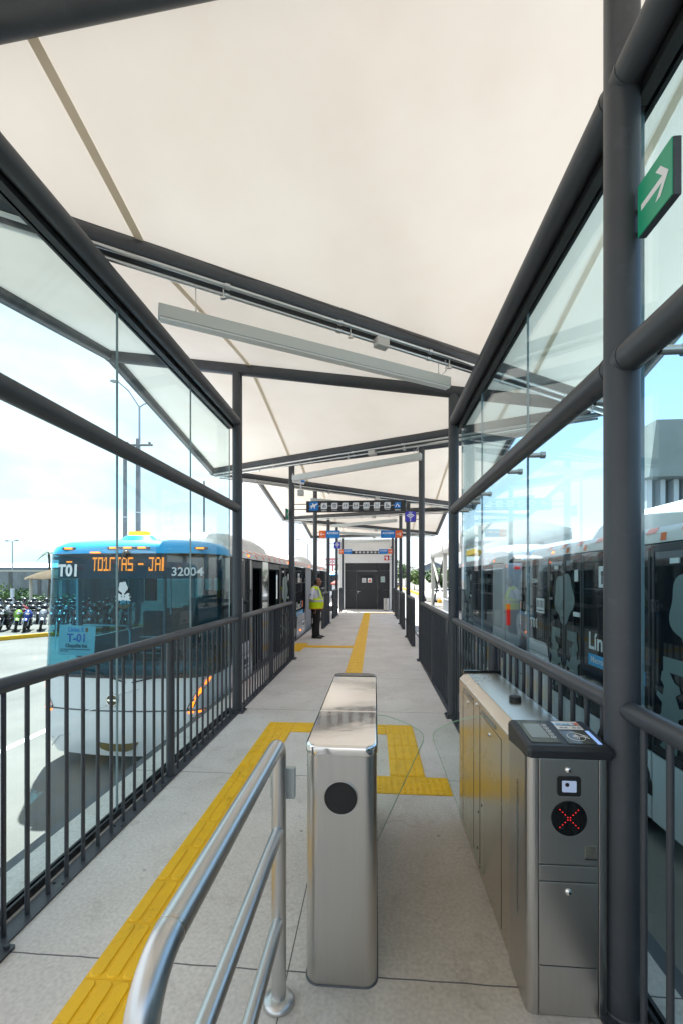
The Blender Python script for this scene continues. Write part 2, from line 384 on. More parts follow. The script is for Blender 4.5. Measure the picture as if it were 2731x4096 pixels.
def rrect(w, h, r, n=5, corners=(1,1,1,1)):
    pts = []
    for k, (cx, cy, a0) in enumerate(((w/2, h/2, 0), (-w/2, h/2, 90), (-w/2, -h/2, 180), (w/2, -h/2, 270))):
        rr = r*corners[k]; sx = 1 if cx > 0 else -1; sy = 1 if cy > 0 else -1
        if rr < 1e-6: pts.append((cx, cy)); continue
        for i in range(n+1):
            a = R(a0 + 90*i/n); pts.append((cx - sx*rr + rr*math.cos(a), cy - sy*rr + rr*math.sin(a)))
    return pts
def flat(mb, poly, face, x, y, z, t=0.0):
    f = face_map(face, x, y, z)
    if t == 0: mb.poly([f(a, b) for a, b in poly])
    else:
        p0 = f(0, 0, 0); p1 = f(0, 0, t)
        mb.prism([f(a, b) for a, b in poly], (p1[0]-p0[0], p1[1]-p0[1], p1[2]-p0[2]))
    return mb
def circ(r, n=28, cx=0, cy=0): return [(cx + r*math.cos(2*PI*i/n), cy + r*math.sin(2*PI*i/n)) for i in range(n)]

# ------------------------------------------------------------------ camera, light, sky
CAMZ = 1.70
cam = bpy.data.cameras.new('camera'); co = bpy.data.objects.new('camera', cam); C.objects.link(co)
co.location = (0, 0, CAMZ); co.rotation_euler = (R(90), 0, R(4.36))
cam.sensor_fit = 'HORIZONTAL'; cam.sensor_width = 24; cam.lens = 24*997/1568
cam.shift_y = 153/1568; cam.clip_start = 0.05; cam.clip_end = 2000
scene.camera = co

SUND = Vector((0.25, -0.49, -1.0)).normalized()
sl = bpy.data.lights.new('sun', 'SUN'); so = bpy.data.objects.new('sun', sl); C.objects.link(so)
sl.energy = 3.2; sl.angle = R(0.53); sl.color = (1.0, 0.955, 0.88)
so.rotation_euler = SUND.to_track_quat('-Z', 'Y').to_euler(); so.location = (-5, 10, 20)
w = bpy.data.worlds.new('World'); scene.world = w; w.use_nodes = True
nt = w.node_tree; bg = nt.nodes['Background']
sky = nt.nodes.new('ShaderNodeTexSky'); sky.sky_type = 'NISHITA'; sky.sun_disc = False
sky.sun_elevation = math.asin(-SUND.z); sky.sun_rotation = math.atan2(-SUND.x, -SUND.y)
sky.air_density = 1.0; sky.dust_density = 1.6; sky.ozone_density = 1.5
tc = nt.nodes.new('ShaderNodeTexCoord'); mp = nt.nodes.new('ShaderNodeMapping'); mp.inputs['Scale'].default_value = (1.0, 1.0, 2.6)
nz = nt.nodes.new('ShaderNodeTexNoise'); nz.inputs['Scale'].default_value = 2.1; nz.inputs['Detail'].default_value = 8; nz.inputs['Roughness'].default_value = 0.58
nt.links.new(tc.outputs['Generated'], mp.inputs['Vector']); nt.links.new(mp.outputs['Vector'], nz.inputs['Vector'])
cr = nt.nodes.new('ShaderNodeMapRange'); cr.inputs['From Min'].default_value = 0.43; cr.inputs['From Max'].default_value = 0.66
nt.links.new(nz.outputs['Fac'], cr.inputs['Value'])
sep = nt.nodes.new('ShaderNodeSeparateXYZ'); nt.links.new(tc.outputs['Generated'], sep.inputs[0])
# cloud cover thickens towards the sun side (west and ahead) and near the horizon
wst = nt.nodes.new('ShaderNodeMapRange'); wst.inputs['From Min'].default_value = 0.36; wst.inputs['From Max'].default_value = -0.16
wst.inputs['To Min'].default_value = 0.0; wst.inputs['To Max'].default_value = 0.85
nt.links.new(sep.outputs['X'], wst.inputs['Value'])
hor = nt.nodes.new('ShaderNodeMapRange'); hor.inputs['From Min'].default_value = 0.24; hor.inputs['From Max'].default_value = 0.02
hor.inputs['To Min'].default_value = 0.0; hor.inputs['To Max'].default_value = 0.38
nt.links.new(sep.outputs['Z'], hor.inputs['Value'])
ad = nt.nodes.new('ShaderNodeMath'); ad.operation = 'ADD'; nt.links.new(wst.outputs[0], ad.inputs[0]); nt.links.new(hor.outputs[0], ad.inputs[1])
ad2 = nt.nodes.new('ShaderNodeMath'); ad2.operation = 'ADD'; ad2.use_clamp = True; nt.links.new(ad.outputs[0], ad2.inputs[0])
ml = nt.nodes.new('ShaderNodeMath'); ml.operation = 'MULTIPLY'; ml.inputs[1].default_value = 0.7; nt.links.new(cr.outputs[0], ml.inputs[0])
nt.links.new(ml.outputs[0], ad2.inputs[1])
mx = nt.nodes.new('ShaderNodeMix'); mx.data_type = 'RGBA'
nt.links.new(ad2.outputs[0], mx.inputs['Factor']); nt.links.new(sky.outputs[0], mx.inputs['A']); nz2 = nt.nodes.new('ShaderNodeTexNoise'); nz2.inputs['Scale'].default_value = 3.4; nz2.inputs['Detail'].default_value = 7
nt.links.new(mp.outputs['Vector'], nz2.inputs['Vector'])
cc = nt.nodes.new('ShaderNodeValToRGB'); cc.color_ramp.elements[0].position = 0.38; cc.color_ramp.elements[0].color = (2.6, 3.3, 3.85, 1); cc.color_ramp.elements[1].position = 0.60; cc.color_ramp.elements[1].color = (3.9, 4.0, 4.1, 1)
nt.links.new(nz2.outputs['Fac'], cc.inputs['Fac']); nt.links.new(cc.outputs['Color'], mx.inputs['B'])
nt.links.new(mx.outputs['Result'], bg.inputs['Color']); bg.inputs['Strength'].default_value = 0.082
vs_ = scene.view_settings; vs_.view_transform = 'Standard'; vs_.look = 'None'; vs_.gamma = 1.0; vs_.exposure = 2.22
try:
    scene.cycles.max_bounces = 10; scene.cycles.transparent_max_bounces = 24; scene.cycles.diffuse_bounces = 5
    scene.cycles.glossy_bounces = 6; scene.cycles.sample_clamp_indirect = 6; scene.cycles.use_denoising = True
    scene.cycles.caustics_reflective = False
except Exception: pass

# ------------------------------------------------------------------ layout constants
XL, XR = -1.745, 0.965           # post lines
RX0, RX1 = -3.45, 2.81           # roof edges
Y0, DY = 1.78, 3.65
def Yk(k): return Y0 + DY*k
ZH, ZLo = 4.62, 3.99
def zl(k): return ZH if k % 2 else ZLo      # left edge height of the beam in row k
def zr(k): return 3.75 if k % 2 else ZH
def bz(k, x): return zl(k) + (zr(k)-zl(k))*(x-RX0)/(RX1-RX0)
ROAD = -0.95
K0, K1 = -2, 6

# ------------------------------------------------------------------ ground, platform
g = MB(); n = 12
g.poly([(-400, -60, ROAD), (400, -60, ROAD), (400, 700, ROAD), (-400, 700, ROAD)])
tag(g.build('ground', M['concrete']), kind='structure')
r = MB(); r.box(1.34, 5.45, -14, 130, ROAD-0.02, ROAD+0.004)
tag(r.build('road', M['asphalt']), kind='structure')
p = MB(); p.box(-2.12, 1.24, -4, 24.6, ROAD, 0.0)
tag(p.build('platform', M['floor']), kind='structure')
# keep the procedural joints in scene coordinates
bpy.data.objects['platform'].data.transform(Matrix.Translation(bpy.data.objects['platform'].location)); bpy.data.objects['platform'].location = (0, 0, 0)
e = MB(); e.box(-2.20, -2.123, -4, 24.6, -0.16, -0.004); e.box(1.243, 1.32, -4, 24.6, -0.16, -0.004)
tag(e.build('platform_edge_trim', M['edge']), kind='structure')
ln = MB(); ln.box(-5.78, -5.64, -4, 60, ROAD-0.01, ROAD+0.004)
tag(ln.build('lane_marking', M['white']), kind='structure')
# motorcycle pavement with yellow kerb, far left
sw = MB(); sw.prism([(-16.9, 16.05, ROAD), (-60, 16.05, ROAD), (-60, 60, ROAD), (12-16.9-2, 60, ROAD), (-10.4, 25.7, ROAD)], (0, 0, 0.15))
tag(sw.build('pavement', M['concrete']), kind='structure')
kb = MB(); d_ = Vector((6.5, 9.65, 0)).normalized(); nn = Vector((d_.y, -d_.x, 0))*0.16
a_ = Vector((-18.0, 14.4, ROAD)); b_ = Vector((-10.4, 25.7, ROAD)); nn = nn
kb.prism([a_, b_, b_+nn, a_+nn], (0, 0, 0.17))
tag(kb.build('kerb', M['curbyel']), kind='structure')
kb = MB(); kb.box(6.9, 7.3, 48, 320, ROAD, ROAD+0.32); kb.cm = 1; kb.box(7.305, 9.3, 48, 320, ROAD, ROAD+0.25)
tag(kb.build('kerb', [M['curbyel'], M['concrete']]), kind='structure')

# ------------------------------------------------------------------ tactile paving
def tile_bars(mb, x0, y0, w, l, along='Y', nb=4):
    mb.cm = 1; mb.box(x0+.001, x0+w-.001, y0+.001, y0+l-.001, 0.0, 0.006); mb.cm = 0
    for i in range(nb):
        if along == 'Y':
            cx = x0 + w*(i+.5)/nb; cy = y0 + l/2; hw, hl = w/nb*0.40, l*0.475
            base = rrect(2*hw, 2*hl, hw*0.75, 4); top = rrect(2*hw-.010, 2*hl-.010, hw*0.7, 4)
        else:
            cx = x0 + w/2; cy = y0 + l*(i+.5)/nb; hw, hl = w*0.475, l/nb*0.40
            base = rrect(2*hw, 2*hl, hl*0.75, 4); top = rrect(2*hw-.010, 2*hl-.010, hl*0.7, 4)
        mb.loft([[(cx+a, cy+b, 0.0062) for a, b in base], [(cx+a, cy+b, 0.0118) for a, b in top]], True, True, False)
def tile_dots(mb, x0, y0, w, l, nx=6, ny=6):
    mb.cm = 1; mb.box(x0+.001, x0+w-.001, y0+.001, y0+l-.001, 0.0, 0.006); mb.cm = 0
    for i in range(nx):
        for j in range(ny):
            cx, cy = x0+w*(i+.5)/nx, y0+l*(j+.5)/ny
            mb.loft([[(cx+a, cy+b, 0.0062) for a, b in circ(.0145, 10)], [(cx+a, cy+b, 0.0118) for a, b in circ(.0085, 10)]], True, True, True)
YM = [M['yellow'], M['yellowdk']]
TS = 'yellow tactile strips on the platform floor'
t = MB()
for i in range(17): tile_bars(t, -1.225, -0.35+0.3*i, 0.3, 0.3)
tile_dots(t, -1.225, 4.75, 0.3, 0.3)
tag(t.build('tactile_strip', YM), 'long yellow ribbed tactile strip running beside the left railing past the stainless rail', 'tactile paving', TS)
t = MB()
for i in range(3): tile_bars(t, -0.925+0.3*i, 4.75, 0.3, 0.3, 'X')
tile_bars(t, -0.025, 4.75, 0.155, 0.3, 'X', 4)
tile_dots(t, 0.13, 4.75, 0.3, 0.3)
tag(t.build('tactile_strip', YM), 'yellow tactile strip crossing the floor behind the turnstile pillar', 'tactile paving', TS)
t = MB()
for i in range(3): tile_bars(t, 0.13, 3.75+0.3333*i, 0.3, 0.3333)
tag(t.build('tactile_strip', YM), 'short yellow ribbed tactile strip leading into the glass flap gate', 'tactile paving', TS)
t = MB()
for i in range(3): tile_dots(t, -0.29+0.3*i, 3.44, 0.3, 0.3)
tag(t.build('tactile_strip', YM), 'yellow dotted tactile band across the passage between turnstile pillar and ticket cabinet', 'tactile paving', TS)
t = MB()
for i in range(54): tile_bars(t, -0.53, 5.4+0.3*i, 0.3, 0.3)
tag(t.build('tactile_strip', YM), 'yellow tactile strip running down the centre of the platform to the dark door', 'tactile paving', TS)
t = MB()
for i in range(4): tile_bars(t, -0.831-0.3*i, 10.6, 0.3, 0.3, 'X')
for i in range(4): tile_dots(t, -2.031+0.0, 10.0+0.32*i, 0.31, 0.32, 5, 5)
for o_ in range(1): pass
tag(t.build('tactile_strip', YM), 'yellow tactile branch and pad in front of the man in the vest', 'tactile paving', TS)
t = MB()
for i in range(4): tile_bars(t, -0.229+0.3*i, 21.3, 0.3, 0.3, 'X')
tag(t.build('tactile_strip', YM), 'yellow tactile branch turning right just before the dark door', 'tactile paving', TS)

# ------------------------------------------------------------------ canopy
can = thing('canopy', (-0.32, 10, 0), 'white folded fabric canopy on dark grey tubes covering the platform', 'canopy')
def Lp(k, dz=0): return Vector((RX0, Yk(k), zl(k)+dz))
def Rp(k, dz=0): return Vector((RX1, Yk(k), zr(k)+dz))
def low(k): return Rp(k) if k % 2 else Lp(k)
def tri(a, b, c, n=14, sag=0.018, seed=0):
    rnd = random.Random(seed); mb = MB(); vs = []; idx = {}
    ph = [rnd.uniform(0, 6) for _ in range(4)]
    nrm = (b-a).cross(c-a).normalized()
    if nrm.z < 0: nrm = -nrm
    for i in range(n+1):
        for j in range(n+1-i):
            u, v = i/n, j/n; wq = 1-u-v
            p = a*wq + b*u + c*v
            dd = 27*u*v*wq*sag + 9*u*v*wq*0.012*math.sin(5*u+ph[0])*math.sin(6*v+ph[1])
            idx[(i, j)] = len(vs); vs.append(p + nrm*dd + Vector((0, 0, 0.045)))
    fs = []
    for i in range(n):
        for j in range(n-i):
            fs.append((idx[(i, j)], idx[(i+1, j)], idx[(i, j+1)]))
            if j < n-i-1: fs.append((idx[(i+1, j)], idx[(i+1, j+1)], idx[(i, j+1)]))
    mb.add(vs, fs, True); return mb
for k in range(K0, K1):
    if k % 2 == 0:
        tr = ((Lp(k), Rp(k), Rp(k+1)), (Lp(k), Lp(k+1), Rp(k+1)))
    else:
        tr = ((Rp(k), Lp(k), Lp(k+1)), (Rp(k), Rp(k+1), Lp(k+1)))
    for q, (a, b, c) in enumerate(tr): tri(a, b, c, seed=k*3+q).build('membrane_panel', M['fabric'], can, True)
for k in range(K0, K1+1):
    mb = MB(); mb.cyl(Lp(k), Rp(k), 0.080, n=24); mb.build('roof_beam', M['steel'], can, True)
for k in range(K0, K1):
    a, b = low(k), low(k+1)
    mb = MB(); mb.cyl(a - Vector((0, 0, .0)), b, 0.086, n=24); mb.build('diagonal_beam', M['steel'], can, True)
    for P_ in (Lp, Rp):
        mb = MB(); mb.cyl(P_(k), P_(k+1), 0.072, n=20); mb.ball(P_(k+1), 0.083); mb.build('eave_tube', M['steel'], can, True)
    # ragged weld flap where the fabric laps over the diagonal tube
    d = (b-a); L_ = d.length; d.normalize(); side = Vector((d.y, -d.x, 0)).normalized()
    if side.y > 0: side = -side
    rnd = random.Random(k+50); N = 150; r0 = []; r1 = []; h = 0.45
    for i in range(N+1):
        p = a + d*(L_*i/N)
        h = min(0.75, max(0.10, h + rnd.uniform(-.10, .10)))
        for lst, an, rr in ((r0, 1.25, .089), (r1, h, .0885)):
            lst.append(p + side*(rr*math.cos(an)) + Vector((0, 0, rr*math.sin(an))))
    mb = MB(); mb.loft([r0, r1], False, False, True); mb.build('fabric_flap', M['flap'], can, True)
# longitudinal seams (on the underside of the fabric)
def roof_z(x, y):
    kk = math.floor((y-Y0)/DY); f = (y - Yk(kk))/DY; s_ = (x-RX0)/(RX1-RX0)
    if kk % 2 == 0:
        if f < s_: a, b, c = Lp(kk), Rp(kk), Rp(kk+1); return a.z + (b.z-a.z)*s_ + (c.z-b.z)*f
        a, b, c = Lp(kk), Lp(kk+1), Rp(kk+1); return a.z + (b.z-a.z)*f + (c.z-b.z)*s_
    s2 = 1-s_
    if f < s2: a, b, c = Rp(kk), Lp(kk), Lp(kk+1); return a.z + (b.z-a.z)*s2 + (c.z-b.z)*f
    a, b, c = Rp(kk), Rp(kk+1), Lp(kk+1); return a.z + (b.z-a.z)*f + (c.z-b.z)*s2
def sagz(x, y):
    kk = math.floor((y-Y0)/DY); f = (y - Yk(kk))/DY; s_ = (x-RX0)/(RX1-RX0)
    s2 = s_ if kk % 2 == 0 else 1-s_
    if f < s2: u, v = s2-f, f
    else: u, v = f-s2, s2
    return 27*max(0, u*v*(1-u-v))*0.018*0.97
for xs in (-1.57, 1.67):
    mb = MB(); r0 = []; r1 = []
    N = 300
    for i in range(N+1):
        y = Yk(K0) + (Yk(K1)-Yk(K0)-.01)*i/N
        for lst, xx in ((r0, xs-.026), (r1, xs+.026)): lst.append((xx, y, roof_z(xx, y) + sagz(xx, y) + 0.034))
    mb.loft([r0, r1], False, False, True); mb.build('seam_tape', M['tape'], can, True)

# conduits along the diagonals + pendant lamps
places = ['over the turnstiles', 'before the route sign', 'just beyond the route sign', 'beyond the first pair of access signs', 'over the far tactile strip', 'nearest the dark door']
for k in range(0, K1):
    a, b = low(k), low(k+1); d = (b-a).normalized(); side = Vector((d.y, -d.x, 0)).normalized()
    if side.y > 0: side = -side
    Lg = (b-a).length
    cd = thing('conduit', ((a+b)/2)+Vector((0, 0, -.2)), 'pair of galvanised conduits under the diagonal roof tube ' + places[k], 'conduit', 'conduits under the roof tubes')
    for (so_, zo_, rr) in ((.075, -.075, .015), (.045, -.125, .0135)):
        mb = MB(); o_ = side*so_ + Vector((0, 0, zo_)); mb.cyl(a+d*.12+o_, b-d*.12+o_, rr, n=12); mb.build('pipe', M['galv'], cd, True)
        for q in range(1, 8):
            mb = MB(); pp = a + d*(Lg*q/8) + o_; mb.cyl(pp-d*.018, pp+d*.018, rr+.006, n=12); mb.build('coupling', M['galv'], cd, True)
    pj = a + d*(Lg*(0.555 if k % 2 == 0 else 0.45)) + side*.07 + Vector((0, 0, -.135))
    u_ = d
    mb = MB(); hw = .06
    quad = [pj+u_*hw+side*.035, pj+u_*hw-side*.045, pj-u_*hw-side*.045, pj-u_*hw+side*.035]
    mb.prism([q+Vector((0, 0, -.035)) for q in quad], (0, 0, .075)); mb.build('junction_box', M['boxgrey'], cd, True, bevel=.006)
    for q in range(7):
        mb = MB(); pp = a + d*(Lg*(q+.6)/7) + side*.06
        mb.cyl(pp+Vector((0, 0, -.06)), pp+Vector((0, 0, -.155)), .006, n=8); mb.box(pp.x-.02, pp.x+.02, pp.y-.012, pp.y+.012, pp.z-.165, pp.z-.15)
        mb.build('clamp', M['galv'], cd, True)
    # lamp
    def atx(x): return a + d*((x-a.x)/d.x)
    zc = 3.555
    p0, p1 = atx(-1.50), atx(0.70); p0.z = p1.z = zc
    lp = thing('pendant_lamp', ((p0+p1)/2)+Vector((0, 0, -.05)), 'long pale linear pendant lamp hung ' + places[k], 'pendant lamp', 'linear pendant lamps')
    dd = (p1-p0).normalized(); sd = Vector((dd.y, -dd.x, 0))*.038
    mb = MB(); mb.prism([p0+sd+Vector((0, 0, -.038)), p1+sd+Vector((0, 0, -.038)), p1-sd+Vector((0, 0, -.038)), p0-sd+Vector((0, 0, -.038))], (0, 0, .09))
    mb.build('housing', M['lampalu'], lp, True, bevel=.004)
    s2 = sd*.86
    mb = MB(); mb.prism([p0+s2+dd*.01+Vector((0, 0, -.050)), p1+s2-dd*.01+Vector((0, 0, -.050)), p1-s2-dd*.01+Vector((0, 0, -.050)), p0-s2+dd*.01+Vector((0, 0, -.050))], (0, 0, .0105))
    mb.build('diffuser', M['diff'], lp, True)
    for q, pt in enumerate((p0+dd*.25, p1-dd*.12)):
        mb = MB(); mb.cyl(pt+Vector((0, 0, .05)), Vector((pt.x, pt.y, a.z-.06)), .0028, n=6); mb.cyl(pt+Vector((0, 0, .052)), pt+Vector((0, 0, .09)), .006, n=8)
        mb.build('suspension_cable', M['galv'], lp, True)
    mb = MB(); pt = p1-dd*.12; mb.tube([pt+Vector((.02, 0, .05)), pt+Vector((.07, .01, .10)), pt+Vector((.07, 0, .17)), pt+Vector((.02, 0, a.z-zc-.10))], .0055, 8)
    mb.build('power_cable', M['signwhite'], lp, True)

# ------------------------------------------------------------------ posts
plabel = {
 (0, 'L'): 'dark grey steel post at the near left end of the glass screen',
 (0, 'R'): 'thick dark grey steel post right beside the ticket cabinet',
 (1, 'L'): 'dark grey steel post at the far end of the left glass screen',
 (1, 'R'): 'dark grey steel post at the far end of the right glass screen',
 (2, 'L'): 'dark grey steel post carrying the small green sign, left of the route sign',
 (2, 'R'): 'dark grey steel post carrying the wifi sign right of the route sign',
 (3, 'L'): 'dark grey steel post directly behind the man in the vest',
 (3, 'R'): 'dark grey steel post holding the nearer access sign with right arrow',
 (4, 'L'): 'dark grey steel post holding the smaller wifi sign on the left',
 (4, 'R'): 'slim distant dark post on the right, fourth from the ticket cabinet not counting its own',
 (5, 'L'): 'slim distant dark post holding the farther left access sign',
 (5, 'R'): 'slim distant dark post holding the farther right access sign',
 (6, 'L'): 'slim dark post against the left corner of the white kiosk',
 (6, 'R'): 'slim dark post carrying the red fire sign beside the kiosk'}
for k in range(0, K1+1):
    for sd, x in (('L', XL), ('R', XR)):
        ps = thing('steel_post', (x, Yk(k), 0), plabel[(k, sd)], 'post', 'steel posts of the canopy')
        mb = MB(); mb.cyl((0, 0, .012), (0, 0, bz(k, x)-.03), .0625, n=32, caps=True); mb.build('shaft', M['steel'], ps)
        mb = MB(); mb.prism([(a, b, 0.0) for a, b in rrect(.20, .20, .01)], (0, 0, .014))
        for a in (-.075, .075):
            for b in (-.075, .075): mb.cyl((a, b, .014), (a, b, .03), .012, n=6)
        mb.cyl((0, 0, .014), (0, 0, .02), .07, .065, n=24)
        mb.build('base_plate', M['steel'], ps)

# ------------------------------------------------------------------ glass screens and railings
def screen(k0, x, sgn, label, ya, yb, seams):
    sc = thing('glass_screen', (x, (ya+yb)/2, 0), label, 'glass screen', 'glazed wind screens')
    gx = XL-.100 if sgn < 0 else XR+.100; zt = 3.70 if sgn < 0 else 3.63; zm = 2.60 if sgn < 0 else 2.545
    r0, r1 = ya+.005, yb-.005
    mb = MB(); mb.cyl((x, r0, zt), (x, r1, zt), .060, n=28); mb.build('top_rail', M['steel'], sc, True)
    mb = MB(); mb.cyl((x, r0, zm), (x, r1, zm), .058, n=28); mb.build('mid_rail', M['steel'], sc, True)
    # weld collars
    for yy in (ya+.058, yb-.058):
        for zz, rr in ((zt, .0625), (zm, .0605)):
            mb = MB(); mb.cyl((x, yy-.006, zz), (x, yy+.006, zz), rr, n=24); mb.build('weld_ring', M['steel'], sc, True)
    mb = MB(); xi = x+sgn*.046; xm = gx-sgn*.008; xo_ = gx+sgn*.008; mb.box(xi, xm, ya+.002, yb-.002, zt-.085, zt+.005); mb.box(xo_, gx+sgn*.026, ya+.002, yb-.002, zt-.085, zt+.005); mb.box(xi, gx+sgn*.026, ya+.002, yb-.002, zt+.0055, zt+.017)
    mb.build('glass_channel', M['black'], sc, True)
    mb = MB(); mb.box(gx-.024, gx-.009, ya, yb, 0.001, .045); mb.box(gx+.009, gx+.024, ya, yb, 0.001, .045); mb.build('glass_channel', M['black'], sc, True)
    s = sorted(seams)
    for a, b in zip(s[:-1], s[1:]):
        mb = MB(); mb.box(gx-.006, gx+.006, a+.005, b-.005, .012, zt-.03)
        gp = mb.build('glass_panel', M['screenleft'] if sgn < 0 else M['screen'], sc, True)
        m2 = MB()
        for yy in (a+.0035, b-.0035): m2.box(gx-.0062, gx+.0062, yy-.0014, yy+.0014, .012, zt-.03)
        m2.build('edge', M['seamline'], gp, True)
        for yy in ((a+.22, b-.22) if sgn > 0 else ()):
            m2 = MB(); m2.cyl((x+sgn*.03, yy, zm-.045), (gx+sgn*.03, yy, zm-.045), .016, n=14); m2.cyl((gx+sgn*.0065, yy, zm-.045), (gx+sgn*.032, yy, zm-.045), .022, n=16)
            m2.build('standoff', M['inoxpipe'], sc, True)
    return sc
screen(0, XL, -1, 'tall glass screen with grey rails on the left, in front of the blue bus', Yk(0), Yk(1), [1.74, 2.99, 4.24, 5.42])
screen(0, XR, 1, 'tall glass screen on the right reaching from the far right post to the thick post', Yk(0), Yk(1), [1.83, 3.12, 4.42, 5.42])
screen(-1, XR, 1, 'glass screen at the right picture edge, nearer than the thick post', Yk(-1), Yk(0), [-1.85, -.6, .62, 1.82])

def bar_rail(x, ya, yb, label, loop_near=False, mids=True, nb=None):
    rl = thing('railing', (x, (ya+yb)/2, 0), label, 'railing', 'dark grey bar railings')
    mb = MB()
    if loop_near:
        pts = [(x, ya, .015), (x, ya, 1.10)]
        for i in range(1, 7):
            t_ = i/6*PI/2; pts.append((x, ya+.085*(1-math.cos(t_)), 1.11+.085*math.sin(t_)))
        pts += [(x, yb-.05, 1.195)]
        mb.tube(pts, .036, 16)
    else: mb.cyl((x, ya+.05, 1.195), (x, yb-.05, 1.195), .037, n=22)
    mb.build('handrail', M['steel'], rl, True)
    mb = MB(); mb.box(x-.048, x+.048, ya+.06, yb-.06, 0.0, .010)
    y = ya+.5
    while y < yb-.2:
        for q in (-.026, .026): mb.cyl((x+q, y, .010), (x+q, y, .017), .008, n=6)
        y += .56
    mb.build('base_rail', M['steel'], rl, True)
    nbars = nb or max(2, int(round((yb-ya)/.14)))
    first = None; mid = nbars//2 if mids else -1
    for i in range(1, nbars):
        yy = ya + (yb-ya)*i/nbars
        if i == mid:
            mb = MB(); mb.cyl((x, yy, .010), (x, yy, 1.175), .035, n=18); mb.build('middle_post', M['steel'], rl, True); continue
        if first is None:
            mb = MB(); mb.cyl((0, 0, .010), (0, 0, 1.17), .0115, n=10); first = mb.build('baluster', M['steel'], rl); first.location = (x-rl.location.x, yy-rl.location.y, 0)
        else: inst(first, (x-rl.location.x, yy-rl.location.y, 0), rl)
    return rl
bar_rail(XL, Yk(0), Yk(1), 'bar railing along the left glass screen, nearest the camera on that side', nb=26)
bar_rail(XL, Yk(1), Yk(2), 'left bar railing without glass, beside the bus doors', nb=26)
bar_rail(XR, Yk(-1), Yk(0), 'bar railing at the right edge, on the near side of the thick post', nb=26)
bar_rail(XR, Yk(0), Yk(1), 'bar railing behind the ticket cabinet along the right glass screen', nb=26)
bar_rail(XR, Yk(1), Yk(2), 'right bar railing without glass, between the screen and the wifi sign post', nb=26)
h = DY/2
for k, lt, rt in ((3, 'left short bar railing seen just right of the man in the vest', None),
                  (4, 'left short bar railing, second beyond the man in the vest', 'right short bar railing, second beyond the wifi sign post'),
                  (5, 'left short bar railing nearest the white kiosk', 'right short bar railing nearest the white kiosk')):
    bar_rail(XL, Yk(k)+h, Yk(k+1), lt, True, False)
    if rt: bar_rail(XR, Yk(k)+h, Yk(k+1), rt, True, False)
bar_rail(XR, Yk(2)+h, Yk(3), 'right short bar railing ending at the post with the nearer right-arrow sign', True, False)
bar_rail(XR, Yk(3)+h, Yk(4), 'right short bar railing, first one beyond the nearer right-arrow sign', True, False)

# ------------------------------------------------------------------ turnstile pillar
TX0, TX1, TY0, TY1 = -.288, .008, 1.80, 3.19
tcx, tcy = (TX0+TX1)/2, (TY0+TY1)/2; tw, tl = TX1-TX0, TY1-TY0
ts = thing('turnstile_pillar', (tcx, tcy, 0), 'free-standing brushed steel turnstile pillar with polished lid and round black window', 'turnstile')
def plan(w_, l_, r_): return rrect(w_, l_, r_, 8)
mb = MB(); mb.loft([[(a, b, z) for a, b in plan(tw, tl, .055)] for z in (.0, .96)], True, True); mb.build('body', M['inox'], ts)
mb = MB(); mb.loft([[(a, b, .001) for a, b in plan(tw+.012, tl+.012, .06)], [(a, b, .005) for a, b in plan(tw+.004, tl+.004, .057)]], True, True, False); mb.build('base_line', M['edge'], ts)  # thin dark line around the pillar foot
for (ya, yb, nm) in ((TY0, 2.27, 'lid'), (2.274, 3.075, 'lid')):
    mb = MB(); l2 = yb-ya; c2 = (ya+yb)/2 - tcy
    near = nm == 'lid' and ya == TY0
    rings = []
    for z, ins in ((.961, -.002), (.966, -.004), (.992, -.004), (1.000, -.001), (1.004, .006)):
        pl = rrect(tw-2*ins, l2-2*min(ins, .012)*1.0, .055-min(ins, .01), 8, (0.06, 0.06, 1, 1) if near else (.06, .06, .06, .06))
        rings.append([(a, b+c2, z) for a, b in pl])
    mb.loft(rings, True, True); mb.build(nm, M['chrome'], ts)
mb = MB(); c2 = 3.135-tcy
mb.loft([[(a, b+c2, z) for a, b in rrect(tw+.004-2*i_, .112-i_, .05, 8, (1, 1, .08, .08))] for z, i_ in ((.961, 0), (.992, 0), (1.004, .006), (1.007, .02))], True, True)
mb.build('status_window', M['blackgloss'], ts)
mb = MB(); flat(mb, circ(.067, 40), '-Y', 0, -tl/2-.0005, .787, .004); mb.build('display_window', M['blackgloss'], ts)
mb = MB(); f = face_map('-Y', 0, -tl/2-.0005, .787); pts = [f(.0685*math.cos(i/40*2*PI), .0685*math.sin(i/40*2*PI), .002) for i in range(41)]
mb.tube(pts, .0022, 6, False); mb.build('window_ring', M['inoxpipe'], ts)
mb = MB(); mb.box(tw/2-.002, tw/2+.0015, -.04, .05, .10, .93); mb.build('flap_slot', M['black'], ts)
def flap(parent, pts, y, world=True):
    mb = MB(); mb.prism([(a, y-.005, b) for a, b in pts], (0, .010, 0)); fo = mb.build('glass_flap', M['flapglass'], parent, world)
    mb = MB(); mb.tube([(a, y-.0052, b) for a, b in pts], .0010, 6); mb.tube([(a, y+.0052, b) for a, b in pts], .0012, 6); mb.build('edge', M['glassedge'], fo, world)
def smooth_path(p0, p1, p2, n=6): return [tuple(((1-t)**2)*a+2*t*(1-t)*b+t*t*c for a, b, c in zip(p0, p1, p2)) for t in [i/n for i in range(n+1)]]
fp = [(.006, .93)] + smooth_path((.06, .925), (.16, .90), (.235, .855)) + smooth_path((.250, .845), (.280, .825), (.270, .785)) + [(.006, .20)]
flap(ts, fp, 2.46)

